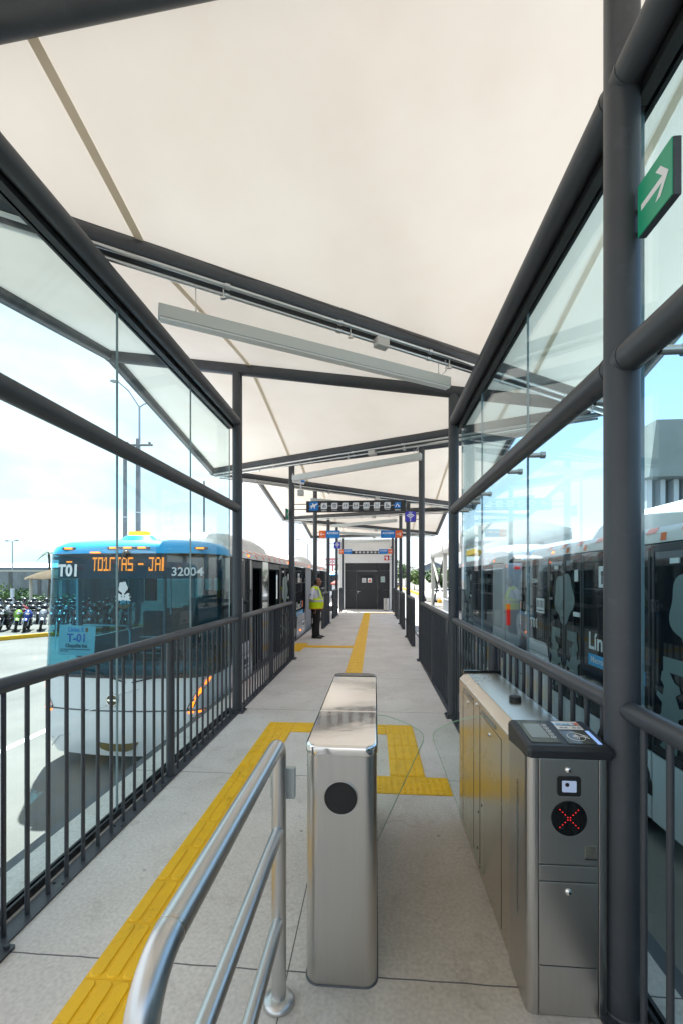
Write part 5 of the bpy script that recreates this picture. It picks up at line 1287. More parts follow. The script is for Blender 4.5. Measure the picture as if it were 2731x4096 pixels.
sk_e = [(0, 1), (1, 2), (2, 3), (3, 4), (4, 5), (0, 6), (6, 7), (7, 8), (8, 9), (0, 10), (10, 11), (11, 12), (12, 13)]
def arm(side):
    s_ = side; b0 = len(sk_v)
    if s_ < 0: J = [(-.06, -.17, 1.41), (-.09, -.235, 1.33), (-.135, -.265, 1.09), (-.055, -.255, .90), (-.035, -.252, .865)]
    else: J = [(-.03, .17, 1.41), (-.02, .235, 1.33), (-.05, .26, 1.09), (.06, .245, .91), (.085, .243, .87)]
    for p_, r_ in zip(J, (.062, .054, .042, .030, .029)): sk_v.append(p_); sk_r.append(r_)
    sk_e.append((3, b0)); sk_e.extend([(b0+i, b0+i+1) for i in range(4)])
    w = Vector(J[-1]); pl = b0+4
    sk_v.append(tuple(w+Vector((.012, 0, -.05)))); sk_r.append(.030); sk_e.append((pl, len(sk_v)-1)); palm = len(sk_v)-1
    pc = Vector(sk_v[palm])
    for i, (dx, ln_) in enumerate(((.030, .070), (.012, .078), (-.006, .072), (-.022, .058))):
        a_ = pc+Vector((dx, 0, -.022)); b2 = a_+Vector((.006, .004*s_, -ln_*.5)); c2 = b2+Vector((-.008, -.012*s_, -ln_*.5))
        i0 = len(sk_v); sk_v.extend([tuple(a_), tuple(b2), tuple(c2)]); sk_r.extend([.0105, .0092, .0075]); sk_e.extend([(palm, i0), (i0, i0+1), (i0+1, i0+2)])
    i0 = len(sk_v); a_ = w+Vector((.035, 0, -.03)); sk_v.extend([tuple(a_), tuple(a_+Vector((.016, 0, -.032))), tuple(a_+Vector((.016, -.006*s_, -.058)))]); sk_r.extend([.0125, .0105, .0085]); sk_e.extend([(pl, i0), (i0, i0+1), (i0+1, i0+2)])
arm(-1); arm(1)
me = bpy.data.meshes.new('body'); me.from_pydata(sk_v, sk_e, []); me.update()
bo = bpy.data.objects.new('body', me); C.objects.link(bo)
sm_ = bo.modifiers.new('skin', 'SKIN'); sm_.use_smooth_shade = True
lay = me.skin_vertices[0].data if me.skin_vertices else None
if lay is None:
    bmm = bmesh.new(); bmm.from_mesh(me); bmm.verts.layers.skin.verify(); bmm.to_mesh(me); bmm.free(); lay = me.skin_vertices[0].data
for i, r_ in enumerate(sk_r): lay[i].radius = (r_, r_); lay[i].use_root = (i == 0)
bo.modifiers.new('sub', 'SUBSURF').levels = 2
realise(bo)
# head joined into the same surface
hb = MB(); hx, hz = .045, 1.625
nu, nv = 28, 20
rings = []
for j in range(nv+1):
    t = PI*(.02+.96*j/nv); cz = -math.cos(t); ring = []
    for i in range(nu):
        a = 2*PI*i/nu; c_, s_ = math.cos(a), math.sin(a); rr = math.sin(t)
        x = .098*rr*c_; y = .076*rr*s_; z = .122*cz
        if c_ > 0:
            fz = cz
            if fz < -.1: x *= 1.0 + .10*(-fz)              # jaw and chin
            x += .006*math.exp(-((fz-.28)/.10)**2)*c_        # brow
            x -= .008*math.exp(-((fz-.12)/.09)**2)*c_*(1-math.exp(-(s_/.25)**2))   # eye sockets
            x += .026*math.exp(-((fz+.10)/.13)**2)*math.exp(-(s_/.20)**2)           # nose
            x += .007*math.exp(-((fz+.42)/.06)**2)*math.exp(-(s_/.35)**2)           # lips
            x += .006*math.exp(-((fz+.50)/.05)**2)*math.exp(-(s_/.35)**2)
            x += .008*math.exp(-((fz+.78)/.12)**2)*math.exp(-(s_/.35)**2)
        else:
            if cz < -.35: x *= 1 - .35*min(1, (-cz-.35)/.5)
        ring.append((hx+x, y, hz+z))
    rings.append(ring)
hb.loft(rings, True, True)
for sg_ in (-1, 1): hb.ball((hx-.005, sg_*.078, hz-.005), .03, 12, 8, (.62, .35, 1.0))
hb.cyl((-.005, 0, 1.46), (.025, 0, 1.58), .062, .058, n=20)
ho = hb.build('head_form', M['skin'])
hm = ho.data; T_ = Matrix.Translation(ho.location)
bm = bmesh.new(); bm.from_mesh(bo.data)
tmp = bmesh.new(); tmp.from_mesh(hm); tmp.transform(T_); tmp2 = bpy.data.meshes.new('head_tmp'); tmp.to_mesh(tmp2); tmp.free(); bm.from_mesh(tmp2)
bm.to_mesh(bo.data); bm.free(); bpy.data.objects.remove(ho); bpy.data.meshes.remove(tmp2)
rmd = bo.modifiers.new('remesh', 'REMESH'); rmd.mode = 'VOXEL'; rmd.voxel_size = .0062; rmd.use_smooth_shade = True
realise(bo); bo.data.materials.clear(); bo.data.materials.append(M['skin']); bo.parent = pm
for p_ in bo.data.polygons: p_.use_smooth = True; p_.material_index = 0
# hair: short, receding
mb = MB(); rings = []
for j in range(7):
    t = R(38+j*12.5); rr = math.sin(t); cz = math.cos(t); ring = []
    for i in range(17):
        a = R(100+160*i/16); ring.append((hx+.102*rr*math.cos(a)*(1 if cz > -.3 else .95), .0795*rr*math.sin(a), hz+.125*cz))
    rings.append(ring)
mb.loft(rings, False); mb.build('hair', M['hair'], pm)
mb = MB()
for sg_ in (-1, 1):
    mb.ball((hx+.090, sg_*.031, hz+.014), .0105, 10, 6)
mb.build('eyes', M['signwhite'], pm)
mb = MB()
for sg_ in (-1, 1):
    mb.ball((hx+.0985, sg_*.031, hz+.013), .0055, 8, 5); mb.tube([(hx+.093, sg_*.015, hz+.036), (hx+.092, sg_*.035, hz+.041), (hx+.078, sg_*.052, hz+.035)], .0045, 6)
mb.tube([(hx+.098, -.028, hz-.043), (hx+.108, 0, hz-.036), (hx+.098, .028, hz-.043)], .006, 6)
mb.build('facial_hair', M['hair'], pm)
# trousers
mb = MB(); tr_r = [ell(-.02, 0, 1.02, .155, .185, pw=2.3), ell(-.02, 0, .94, .152, .182, pw=2.3), ell(-.02, 0, .86, .148, .182, pw=2.3), ell(-.015, 0, .80, .140, .180, pw=2.4)]
mb.loft(tr_r, True, True)
for sg_, fx in ((-1, -.03), (1, .0)):
    lg = []
    for z_, rx, ry, cx, cy in ((.86, .125, .095, -.015, .088), (.72, .112, .092, -.008, .095), (.55, .093, .083, .002, .108), (.47, .086, .078, .006, .112), (.40, .088, .080, fx*.4-.004, .114), (.25, .084, .076, fx*.7-.012, .118), (.12, .080, .073, fx-.005, .120), (.065, .086, .075, fx, .121), (.045, .080, .070, fx, .121)):
        lg.append(ell(cx, sg_*cy, z_, rx, ry))
    mb.loft(lg, True, True)
mb.build('trousers', M['trousers'], pm)
for sg_, fx in ((-1, -.03), (1, .0)):
    mb = MB(); rr = []
    for u_, w_, h_ in ((-.095, .030, .05), (-.08, .040, .085), (-.02, .043, .095), (.05, .046, .078), (.12, .050, .058), (.175, .044, .048), (.205, .020, .030)):
        ring = []
        for q in range(14):
            t = 2*PI*q/14; zz = max(0.0, h_*.5 + h_*.5*math.sin(t)); ring.append((fx+u_+.005, sg_*.123+w_*math.cos(t)+sg_*u_*.10, zz))
        rr.append(ring)
    mb.loft(rr, True, True); sh_ = mb.build('shoe', M['shoe'], pm)
    mb = MB(); mb.prism([(fx+u_+.005, sg_*.123+sg_*u_*.10+s2*w_, .0) for u_, w_, s2 in ((-.098, .032, 1), (-.02, .045, 1), (.05, .048, 1), (.12, .052, 1), (.18, .045, 1), (.21, .02, 1), (.21, .02, -1), (.18, .045, -1), (.12, .052, -1), (.05, .048, -1), (-.02, .045, -1), (-.098, .032, -1))][::(1 if sg_ < 0 else 1)], (0, 0, .014)); mb.build('sole', M['black'], sh_)
# shirt: torso, sleeves, collar
def torso(z, g=0.0):
    tab = ((.84, -.015, .178, .200), (.94, -.005, .190, .204), (1.04, .000, .192, .204), (1.14, -.012, .178, .200), (1.24, -.028, .160, .198), (1.34, -.040, .140, .192), (1.42, -.042, .112, .165), (1.47, -.030, .082, .105))
    for (z0_, *a), (z1_, *b_) in zip(tab[:-1], tab[1:]):
        if z0_ <= z <= z1_:
            t = (z-z0_)/(z1_-z0_); c_ = [p_+(q_-p_)*t for p_, q_ in zip(a, b_)]; return c_[0], c_[1]+g, c_[2]+g
    return tab[-1][1], tab[-1][2]+g, tab[-1][3]+g
mb = MB(); rings = []
for z_ in (1.0, 1.10, 1.20, 1.28, 1.35, 1.40, 1.44, 1.47): c_, rx, ry = torso(z_, -.012); rings.append(ell(c_, 0, z_, rx, ry, pw=2.3))
rings.append(ell(-.015, 0, 1.495, .070, .072)); mb.loft(rings, True, False)
mb.tube([(-.06, -.13, 1.41), (-.09, -.215, 1.355), (-.115, -.252, 1.24), (-.133, -.262, 1.135)], [.062, .074, .070, .068], 16); mb.tube([(-.03, .13, 1.41), (-.02, .215, 1.355), (-.035, .25, 1.24), (-.048, .258, 1.135)], [.062, .074, .070, .068], 16)
shirt = mb.build('shirt', M['shirt'], pm)
mb = MB(); mb.loft([ell(-.012, 0, 1.48, .078, .078, tilt=-.12), ell(-.006, 0, 1.515, .074, .070, tilt=-.12), ell(-.012, 0, 1.475, .092, .088, tilt=-.12)], True); mb.build('collar', M['shirt'], shirt)
mb = MB(); mb.poly([(-.145, -.3325, 1.245), (-.105, -.3255, 1.245), (-.100, -.3255, 1.29), (-.14, -.3285, 1.29)]); mb.build('sleeve_badge', M['signblue'], shirt)
# vest with arm holes left open: front, back and shoulder bands
mb = MB(); rings = []
N_ = 30
for z_ in (.855, .88, .95, 1.02, 1.08, 1.12, 1.155): c_, rx, ry = torso(z_, .012 + .006*math.sin(z_*40)); rings.append(ell(c_, 0, z_, rx, ry, N_, 2.3))
mb.loft(rings, True)
for half in (0, 1):
    cols = []
    for z_ in (1.155, 1.20, 1.26, 1.32, 1.38, 1.42, 1.46, 1.485):
        c_, rx, ry = torso(min(z_, 1.47), .013); hole = min(1.0, (z_-1.155)/.10)
        a0 = 90-52*hole**.6 if z_ < 1.4 else 38+(z_-1.4)*420
        a0 = min(a0, 72)
        if half == 0: angs = [R(-a0+2*a0*q/14) for q in range(15)]
        else: angs = [R(180-a0+2*a0*q/14) for q in range(15)]
        row = []
        for a in angs:
            cc, ss = math.cos(a), math.sin(a); row.append((c_+rx*math.copysign(abs(cc)**(2/2.3), cc), ry*math.copysign(abs(ss)**(2/2.3), ss), z_))
        cols.append(row)
    mb.loft(cols, False)
for sg_ in (-1, 1):
    sh0 = [(.045, sg_*.07, 1.47), (-.03, sg_*.075, 1.505), (-.11, sg_*.07, 1.46)]; sh1 = [(.055, sg_*.165, 1.39), (-.04, sg_*.185, 1.435), (-.125, sg_*.165, 1.39)]
    mb.loft([sh0, [tuple((Vector(a)+Vector(b_))/2+Vector((0, 0, .008))) for a, b_ in zip(sh0, sh1)], sh1], False)
vest = mb.build('vest', M['vest'], pm)
so_ = vest.modifiers.new('solid', 'SOLIDIFY'); so_.thickness = .006; so_.offset = 1
def band_rings(z0_, z1_, g): return [ell(torso(z_, g)[0], 0, z_, torso(z_, g)[1], torso(z_, g)[2], N_, 2.3) for z_ in (z0_, (z0_+z1_)/2, z1_)]
mb = MB(); mb.loft(band_rings(1.055, 1.11, .026), True); mb.build('reflective_band', M['reflect'], vest)
mb = MB(); mb.loft(band_rings(.850, .868, .024), True); mb.build('hem_trim', M['vesttrim'], vest)
mb = MB()
for sg_ in (-1, 1):
    r0, r1 = [], []
    for z_ in (1.11, 1.18, 1.25, 1.32, 1.38, 1.43):
        c_, rx, ry = torso(z_, .024)
        for lst, a in ((r0, 30), (r1, 48)):
            cc, ss = math.cos(R(a)), math.sin(R(a)); lst.append((c_+rx*abs(cc)**(2/2.3), sg_*ry*abs(ss)**(2/2.3), z_))
    mb.loft([r0, r1], False)
mb.build('reflective_band', M['reflect'], vest)
mb = MB(); c_, rx, ry = torso(.97, .024)
mb.tube([(c_+rx*.97, 0, .86), (torso(1.05, .02)[0]+torso(1.05, .02)[1], 0, 1.05), (torso(1.2, .02)[0]+torso(1.2, .02)[1], 0, 1.2)], .008, 6); mb.build('zip_trim', M['vesttrim'], vest)
mb = MB(); mb.tube([(.03, -.055, 1.475), (.085, -.06, 1.38), (.128, -.035, 1.25), (.165, -.02, 1.15)], .004, 6); ly = mb.build('lanyard', M['black'], pm)
mb = MB(); mb.prism([(.205, -.055, 1.12), (.208, .0, 1.12), (.198, .0, 1.20), (.195, -.055, 1.20)], (.004, 0, 0)); mb.build('badge_card', M['signwhite'], ly)

# ------------------------------------------------------------------ motorcycles
def motorcycle(loc, rz, col, label, lean=.16):
    b = thing('motorcycle', loc, label, 'motorcycle', 'motorcycles parked on the pavement', rz)
    b.rotation_euler = (0, lean, rz)
    for y_ in (-.66, .62):
        mb = MB(); mb.tube([(0, y_+.265*math.cos(q/22*2*PI), .305+.265*math.sin(q/22*2*PI)) for q in range(23)], .055, 8, False); wh = mb.build('wheel', M['tyre'], b)
        mb = MB(); mb.cyl((-.03, y_, .305), (.03, y_, .305), .10, n=12)
        for q in range(5): a = q/5*2*PI; mb.cyl((0, y_, .305), (0, y_+.22*math.cos(a), .305+.22*math.sin(a)), .014, n=6)
        mb.build('rim', M['rim'], wh)
    mb = MB(); mb.box(-.15, .15, -.22, .28, .27, .58); mb.tube([(0, -.45, .85), (0, -.1, .72), (0, .35, .70), (0, .62, .32)], .035, 8); mb.cyl((.17, -.1, .3), (.20, .65, .42), .045, n=10); mb.build('frame', M['moto_black'], b, bevel=.03)
    mb = MB(); mb.cyl((-.09, -.66, .305), (-.09, -.44, .90), .024, n=8); mb.cyl((.09, -.66, .305), (.09, -.44, .90), .024, n=8); mb.build('fork', M['galv'], b)
    mb = MB(); rr = []
    for y_, w_, z0_, z1_ in ((-.62, .09, .66, .96), (-.5, .17, .55, 1.05), (-.30, .18, .52, 1.0), (-.05, .17, .58, .95), (.15, .12, .66, .84)):
        rr.append([(w_*math.cos(q/12*2*PI), y_, (z0_+z1_)/2+(z1_-z0_)/2*math.sin(q/12*2*PI)) for q in range(12)])
    mb.loft(rr, True, True); mb.build('fairing', M[col], b)
    mb = MB(); mb.loft([[(w_*math.cos(q/12*2*PI), y_, z_+.07*math.sin(q/12*2*PI)) for q in range(12)] for y_, w_, z_ in ((.08, .10, .80), (.3, .14, .80), (.6, .13, .85), (.86, .07, .93))], True, True); mb.build('seat', M['moto_black'], b)
    mb = MB(); mb.loft([[(.075*math.cos(q/10*PI), -.66+.36*math.cos(t), .305+.34*math.sin(t)+.03*math.sin(q/10*PI)) for q in range(11)] for t in [R(40+100*k_/6) for k_ in range(7)]], False); mb.build('mudguard', M[col], b)
    mb = MB(); mb.ball((0, -.60, .86), .085, 12, 8, (1.1, .6, .9)); mb.build('headlight', M['chrome'], b)
    mb = MB(); mb.tube([(-.36, -.30, 1.06), (-.20, -.42, 1.05), (0, -.44, .99), (.20, -.42, 1.05), (.36, -.30, 1.06)], .016, 8); mb.build('handlebar', M['moto_black'], b)
    for sg_ in (-1, 1):
        mb = MB(); mb.cyl((sg_*.27, -.36, 1.06), (sg_*.33, -.38, 1.20), .007, n=6); mb.ball((sg_*.34, -.38, 1.23), .055, 10, 6, (1.2, .25, .75)); mb.build('mirror', M['moto_black'], b)
    mb = MB(); mb.ball((0, .80, 1.08), .18, 12, 8, (1.05, 1.0, .72)); mb.build('top_box', M['moto_black'], b)
    return b
mcols = ['moto_red', 'moto_grey', 'moto_black', 'moto_green', 'moto_blue']
words = {'moto_red': 'red', 'moto_grey': 'grey', 'moto_black': 'black', 'moto_green': 'lime green', 'moto_blue': 'blue'}
protos = {}
rnd = random.Random(4)
AX = Vector((math.cos(R(4.36)), math.sin(R(4.36)), 0)); AY = Vector((-math.sin(R(4.36)), math.cos(R(4.36)), 0))
PAVZ = ROAD+.15
def pix(px_, dist): return AX*((px_-784)/997*dist) + AY*dist
rows = [(21.0, [-25, 8, 35, 60, 92, 130, 168, 205, 242, 282]), (24.5, [-6, 22, 52, 84, 118, 150, 185, 222, 262]), (28.5, [-10, 14, 42, 70, 100, 132, 164, 200, 236])]
seq = [0, 2, 3, 4, 1, 2, 0, 1, 2, 2, 2, 1, 0, 2, 1, 2, 1, 2, 0, 4, 2, 1, 2, 2, 0, 2, 1, 2]
i_ = 0
for rI, (dist, xs_) in enumerate(rows):
    for j, px_ in enumerate(xs_):
        col = mcols[seq[i_ % len(seq)]]; i_ += 1
        ps_ = pix(px_, dist + rnd.uniform(-.3, .3)); rz = R(4.36) + R(28+rnd.uniform(-9, 9))
        lab = words[col] + ' motorcycle in the ' + ('front', 'middle', 'back')[rI] + ' row on the pavement, ' + (('number %d' % 0) if False else ('hidden behind the blue fronted bus' if px_ > 100 else ('near the left picture edge' if px_ < 20 else 'left of the blue fronted bus')))
        if col in protos:
            o = copy_tree(protos[col]); o['label'] = lab
        else:
            o = motorcycle((0, 0, 0), 0, col, lab); protos[col] = o
        o.location = (ps_.x, ps_.y, PAVZ); o.rotation_euler = (0, .16*rnd.choice((1, 1, .8)), rz)

# ------------------------------------------------------------------ plants
def leaves(mb, c, rad, n, size, rnd, squash=1.0):
    for _ in range(n):
        while True:
            v = Vector((rnd.uniform(-1, 1), rnd.uniform(-1, 1), rnd.uniform(-1, 1)))
            if .25 < v.length < 1: break
        v = Vector((v.x*rad[0], v.y*rad[1], v.z*rad[2]))
        p_ = Vector(c)+v; a = Vector((rnd.uniform(-1, 1), rnd.uniform(-1, 1), rnd.uniform(-.6, 1))).normalized(); b_ = a.orthogonal().normalized(); s_ = size*rnd.uniform(.6, 1.4)
        mb.add([p_-a*s_, p_+b_*s_*.45, p_+a*s_, p_-b_*s_*.45], [(0, 1, 2, 3)])
def tree(name, loc, hgt, crown, label, m_, group=None, clumps=9, n=120, size=.22, seed=1, cat='tree'):
    rnd = random.Random(seed); t = thing(name, loc, label, cat, group)
    mb = MB(); mb.tube([(0, 0, 0), (.05*hgt*.3, 0, hgt*.3), (-.02*hgt, .02, hgt*.6)], [hgt*.028, hgt*.02, hgt*.012], 8)
    tips = []
    for i in range(6):
        a = rnd.uniform(0, 2*PI); e = Vector((math.cos(a)*crown*.6, math.sin(a)*crown*.6, hgt*rnd.uniform(.6, .9))); mb.tube([(0, 0, hgt*rnd.uniform(.3, .55)), tuple(e*.6+Vector((0, 0, hgt*.15))), tuple(e)], [hgt*.012, hgt*.008, hgt*.004], 6); tips.append(e)
    mb.build('trunk', M['bark'], t)
    mb = MB()
    for i in range(clumps):
        e = tips[i % 6]*rnd.uniform(.5, 1.1) + Vector((rnd.uniform(-.3, .3)*crown, rnd.uniform(-.3, .3)*crown, rnd.uniform(-.1, .15)*hgt)); r_ = crown*rnd.uniform(.28, .48)
        leaves(mb, e, (r_, r_, r_*.75), n, size, rnd)
    mb.build('crown', m_, t); return t
def palm(loc, hgt, label, seed):
    rnd = random.Random(seed); t = thing('palm_tree', loc, label, 'palm tree', 'palms by the grey wall')
    mb = MB(); mb.tube([(0, 0, 0), (.1, 0, hgt*.5), (.05, 0, hgt)], [.14, .10, .09], 8); mb.build('trunk', M['bark'], t)
    mb = MB()
    for i in range(16):
        a = 2*PI*i/16+rnd.uniform(-.2, .2); el = rnd.uniform(.0, .9); L_ = hgt*rnd.uniform(.16, .24); p_ = Vector((.05, 0, hgt)); d_ = Vector((math.cos(a)*math.cos(el), math.sin(a)*math.cos(el), math.sin(el))); sd = Vector((-math.sin(a), math.cos(a), 0)); r0, r1 = [], []
        for q in range(7):
            f = q/6; c_ = p_+d_*L_*f+Vector((0, 0, -L_*.75*f*f)); w_ = L_*.10*math.sin(PI*(f*.9+.1)); r0.append(c_+sd*w_-Vector((0, 0, w_*.5))); r1.append(c_-sd*w_-Vector((0, 0, w_*.5)))
            if q == 6: break
        mb.loft([r0, r1], False, False, False)
    mb.build('crown', M['leaf'], t)
def bush(loc, rad, label, m_, seed, size=.14, n=500):
    rnd = random.Random(seed); t = thing('bush', loc, label, 'bush', 'bushes')
    mb = MB()
    for i in range(5): leaves(mb, (rnd.uniform(-.5, .5)*rad[0], rnd.uniform(-.5, .5)*rad[1], rad[2]*rnd.uniform(.4, .7)), (rad[0]*.6, rad[1]*.6, rad[2]*.6), n//5, size, rnd)
    mb.build('foliage', m_, t)
    mb = MB()
    for i in range(5): mb.cyl((0, 0, 0), (rnd.uniform(-.4, .4)*rad[0], rnd.uniform(-.4, .4)*rad[1], rad[2]*.8), .03, .01, 6)
    mb.build('stem', M['bark'], t)
# ------------------------------------------------------------------ left background
q0 = pix(-500, 40); q1 = pix(330, 47)
wv = (q1-q0).normalized(); wn = Vector((-wv.y, wv.x, 0))
s = thing('boundary_wall', tuple(q0*.5+q1*.5)[:2]+(ROAD,), 'long grey streaked block wall behind the parked motorcycles', 'wall')
mb = MB(); mb.prism([q0+Vector((0, 0, ROAD)), q1+Vector((0, 0, ROAD)), q1+wn*.3+Vector((0, 0, ROAD)), q0+wn*.3+Vector((0, 0, ROAD))], (0, 0, 3.35)); mb.build('wall_panel', M['wallgrey'], s, True)
mb = MB(); mb.prism([q0-wn*.05+Vector((0, 0, ROAD+3.352)), q1-wn*.05+Vector((0, 0, ROAD+3.352)), q1+wn*.35+Vector((0, 0, ROAD+3.352)), q0+wn*.35+Vector((0, 0, ROAD+3.352))], (0, 0, .16)); mb.build('coping', M['cream'], s, True)
mb = MB(); Lw = (q1-q0).length; i = 0
while i*2.6 < Lw: pp = q0+wv*(i*2.6); mb.prism([pp-wn*.08+Vector((0, 0, ROAD)), pp+wv*.3-wn*.08+Vector((0, 0, ROAD)), pp+wv*.3-wn*.002+Vector((0, 0, ROAD)), pp-wn*.002+Vector((0, 0, ROAD))], (0, 0, 3.34)); i += 1
mb.build('pilaster', M['concrete'], s, True)
hp = pix(126, 33)
s = thing('thatched_hut', (hp.x, hp.y, ROAD), 'small open hut with thatched roof on cream columns beside the grey wall', 'hut')
for a, b_ in ((-1.1, -1), (-.75, 1.0), (1.2, -1), (1.5, 1)):
    mb = MB(); mb.cyl((a, b_, 0), (a, b_, 2.75), .10, n=12); mb.build('column', M['cream'], s)
mb = MB(); mb.loft([[(x*r_, y*r_, z_+.05*math.sin(i*2.3)) for i, (x, y) in enumerate(circ(1, 20))] for r_, z_ in ((1.9, 2.62), (1.8, 2.72), (1.1, 3.05), (.1, 3.35))], True, True); mb.build('thatch_roof', M['thatch'], s)
mb = MB(); mb.cyl((-2.2, -1.4, 0), (-2.2, -1.4, 1.9), .12, n=10); mb.build('bollard', M['signgrey'], s)
for i, (px_, ds_, rad, lb, m_) in enumerate(((-10, 36, (1.6, .8, 1.9), 'green bush by the grey wall at the left picture edge', 'leaf2'), (25, 37, (1.8, .7, 1.1), 'low green bush behind the motorcycles near the wall', 'leaf'), (52, 36.5, (1.5, .8, 1.5), 'green bush before the wall left of the thatched hut', 'leaf'), (75, 37, (1.2, .7, 1.0), 'small green bush beside the thatched hut', 'leaf2'), (140, 37, (2.4, .8, 1.3), 'green bush behind the blue fronted bus', 'leaf'))):
    pp = pix(px_, ds_); bush((pp.x, pp.y, ROAD), rad, lb, M[m_], 20+i)
for i, (px_, ds_, hg, lb) in enumerate(((12, 52, 3.2, 'small palm above the wall at far left'), (40, 50, 3.5, 'palm beside the thin lamp post above the wall'), (58, 54, 3.6, 'palm between lamp post and thatched hut'), (112, 44, 5.2, 'taller thin palm partly behind the blue fronted bus'))):
    pp = pix(px_, ds_); palm((pp.x, pp.y, ROAD), hg, lb, 40+i)
pp = pix(0, 92)
s = thing('warehouse', (pp.x, pp.y, ROAD), 'long low white roofed warehouse far beyond the grey wall', 'warehouse')
a0 = pix(-700, 92); a1 = pix(190, 98); wv = (a1-a0).normalized(); wn = Vector((-wv.y, wv.x, 0))
def slab(p0, p1, wn_, dep, z0_, z1_): 
    mb = MB(); mb.prism([p0+Vector((0, 0, z0_)), p1+Vector((0, 0, z0_)), p1+wn_*dep+Vector((0, 0, z0_)), p0+wn_*dep+Vector((0, 0, z0_))], (0, 0, z1_-z0_)); return mb
slab(a0, a1, wn, 20, ROAD, 3.4).build('wall', M['cream'], s, True); slab(a0-wn*.3, a1-wn*.3, wn, 20.3, 3.402, 4.15).build('fascia', M['houseblue'], s, True)
mb = MB(); zz = Vector((0, 0, 4.152)); mb.prism([a0-wn*.6+zz, a0+wn*20+zz+Vector((0, 0, 1.7)), a0+wn*20+zz], tuple(a1-a0)); mb.build('roof', M['roofmetal'], s, True)
def pole_lamp(px_, dist, ztop, arms, label, rad=.09, name='street_lamp', zb=ROAD, m_='lamppole'):
    p_ = pix(px_, dist); s = thing(name, (p_.x, p_.y, zb), label, 'street lamp', 'street lamps')
    H = ztop-zb; mb = MB(); mb.cyl((0, 0, 0), (0, 0, H), rad, rad*.6, n=12); mb.cyl((0, 0, 0), (0, 0, .04), rad*2.2, n=12); mb.build('pole', M[m_], s)
    for (dx, dz) in arms:
        e = AX*dx; mb = MB(); mb.tube([(0, 0, H-.05), tuple(e*.5+Vector((0, 0, H+dz*.62))), tuple(e+Vector((0, 0, H+dz)))], rad*.45, 8); ar = mb.build('arm', M[m_], s)
        sg_ = 1 if dx > 0 else -1; t0 = e+Vector((0, 0, H+dz)); t1 = t0+AX*sg_*max(.5, abs(dx)*.28)+Vector((0, 0, .03))
        mb = MB(); mb.tube([tuple(t0-AX*sg_*.05), tuple(t0*.5+t1*.5), tuple(t1)], [rad*.6, rad*1.3, rad*.7], 10); mb.build('lamp_head', M['lamppole'], ar)
pole_lamp(320.6, 30, 13.6, [(-1.5, 1.75), (.6, .25)], 'tall lamp post with arm reaching up left, behind the left glass screen', .11)
pole_lamp(28.5, 62, 7.0, [(-.5, .1), (.4, .15)], 'thin lamp post above the warehouse at the far left', .10)
pole_lamp(707, 60, 6.4, [(-1.2, .75), (1.0, .6)], 'lamp post with two arms seen above the articulated bus', .085)
pole_lamp(743, 120, 5.3, [(-1.6, .6), (1.4, .5)], 'very distant lamp post right of the two armed one, over the bus rear', .12)
pole_lamp(953, 120, 5.6, [(-1.6, .3), (1.2, -.2)], 'distant lamp post above the house on the right', .12)
pole_lamp(943, 150, 3.6, [(-1.2, .2)], 'far small lamp post left of the one above the house', .12)
pole_lamp(1143, 60, 4.7, [(-1.2, .45), (.9, .45)], 'twin headed lamp post seen through the right glass screen', .09)
def utility(px_, dist, ztop, label, cross=None, rad=.12):
    p_ = pix(px_, dist); s = thing('utility_pole', (p_.x, p_.y, ROAD), label, 'utility pole', 'utility poles')
    H = ztop-ROAD; mb = MB(); mb.cyl((0, 0, 0), (0, 0, H), rad*1.15, rad*.85, n=14); mb.build('pole', M['pole'], s)
    mb = MB()
    for z_ in (H*.28, H*.34, H*.6): mb.cyl((0, 0, z_), (0, 0, z_+.06), rad*1.18, n=14)
    mb.build('band', M['signgrey'], s)
    if cross:
        mb = MB(); a, b_ = AX*cross[0], AX*cross[1]; z_ = Vector((0, 0, H+cross[2])); mb.tube([tuple(a+z_), tuple(b_+z_)], .07, 6); mb.build('crossarm', M['pole'], s)
        mb = MB(); mb.ball(tuple(b_*.8+z_+Vector((0, 0, .12))), .08, 8, 6); mb.ball(tuple(a*.8+z_+Vector((0, 0, .12))), .08, 8, 6); mb.build('insulator', M['pole'], s)
utility(287.5, 25, 9.3, 'grey utility pole left of the one with the crossarm, rising behind the bus roof')
utility(316.7, 25, 9.75, 'grey utility pole with short crossarm rising behind the bus roof', (-.75, .85, -.35))
utility(469, 40, 10.7, 'slim grey utility pole at the far end of the left glass screen', None, .10)
# ------------------------------------------------------------------ far end, left of the kiosk
p_ = pix(764, 60)
s = thing('store_sign', (p_.x, p_.y, ROAD), 'tall red and white store sign on a red pole beyond the left posts', 'store sign')
mb = MB(); mb.cyl((0, 0, 0), (0, 0, 5.2), .09, n=10); mb.build('pole', M['signred2'], s)
mb = MB(); mb.box(-.95, .95, -.08, .08, 3.55+.95-.05, 4.55+.95-.05); sb = mb.build('sign_box', M['signwhite'], s)
mb = MB(); mb.box(-.95, .95, -.085, -.0802, 5.25, 5.45); mb.box(-.95, .95, -.085, -.0802, 4.45, 4.62); put_text(mb, 'OXXO', .52, '-Y', 0, -.086, 4.935, .008); mb.build('lettering', M['signred2'], sb)
mb = MB(); mb.box(.05, .75, -.06, .06, 2.9, 3.2); mb.build('small_sign', M['signred2'], s)
p_ = pix(776, 42)
s = thing('guard_hut', (p_.x, p_.y, ROAD), 'small white hut with red roof edge left of the kiosk', 'hut')
mb = MB(); mb.box(-.5, .55, -.5, .6, 0, 2.05); mb.build('wall', M['white'], s)
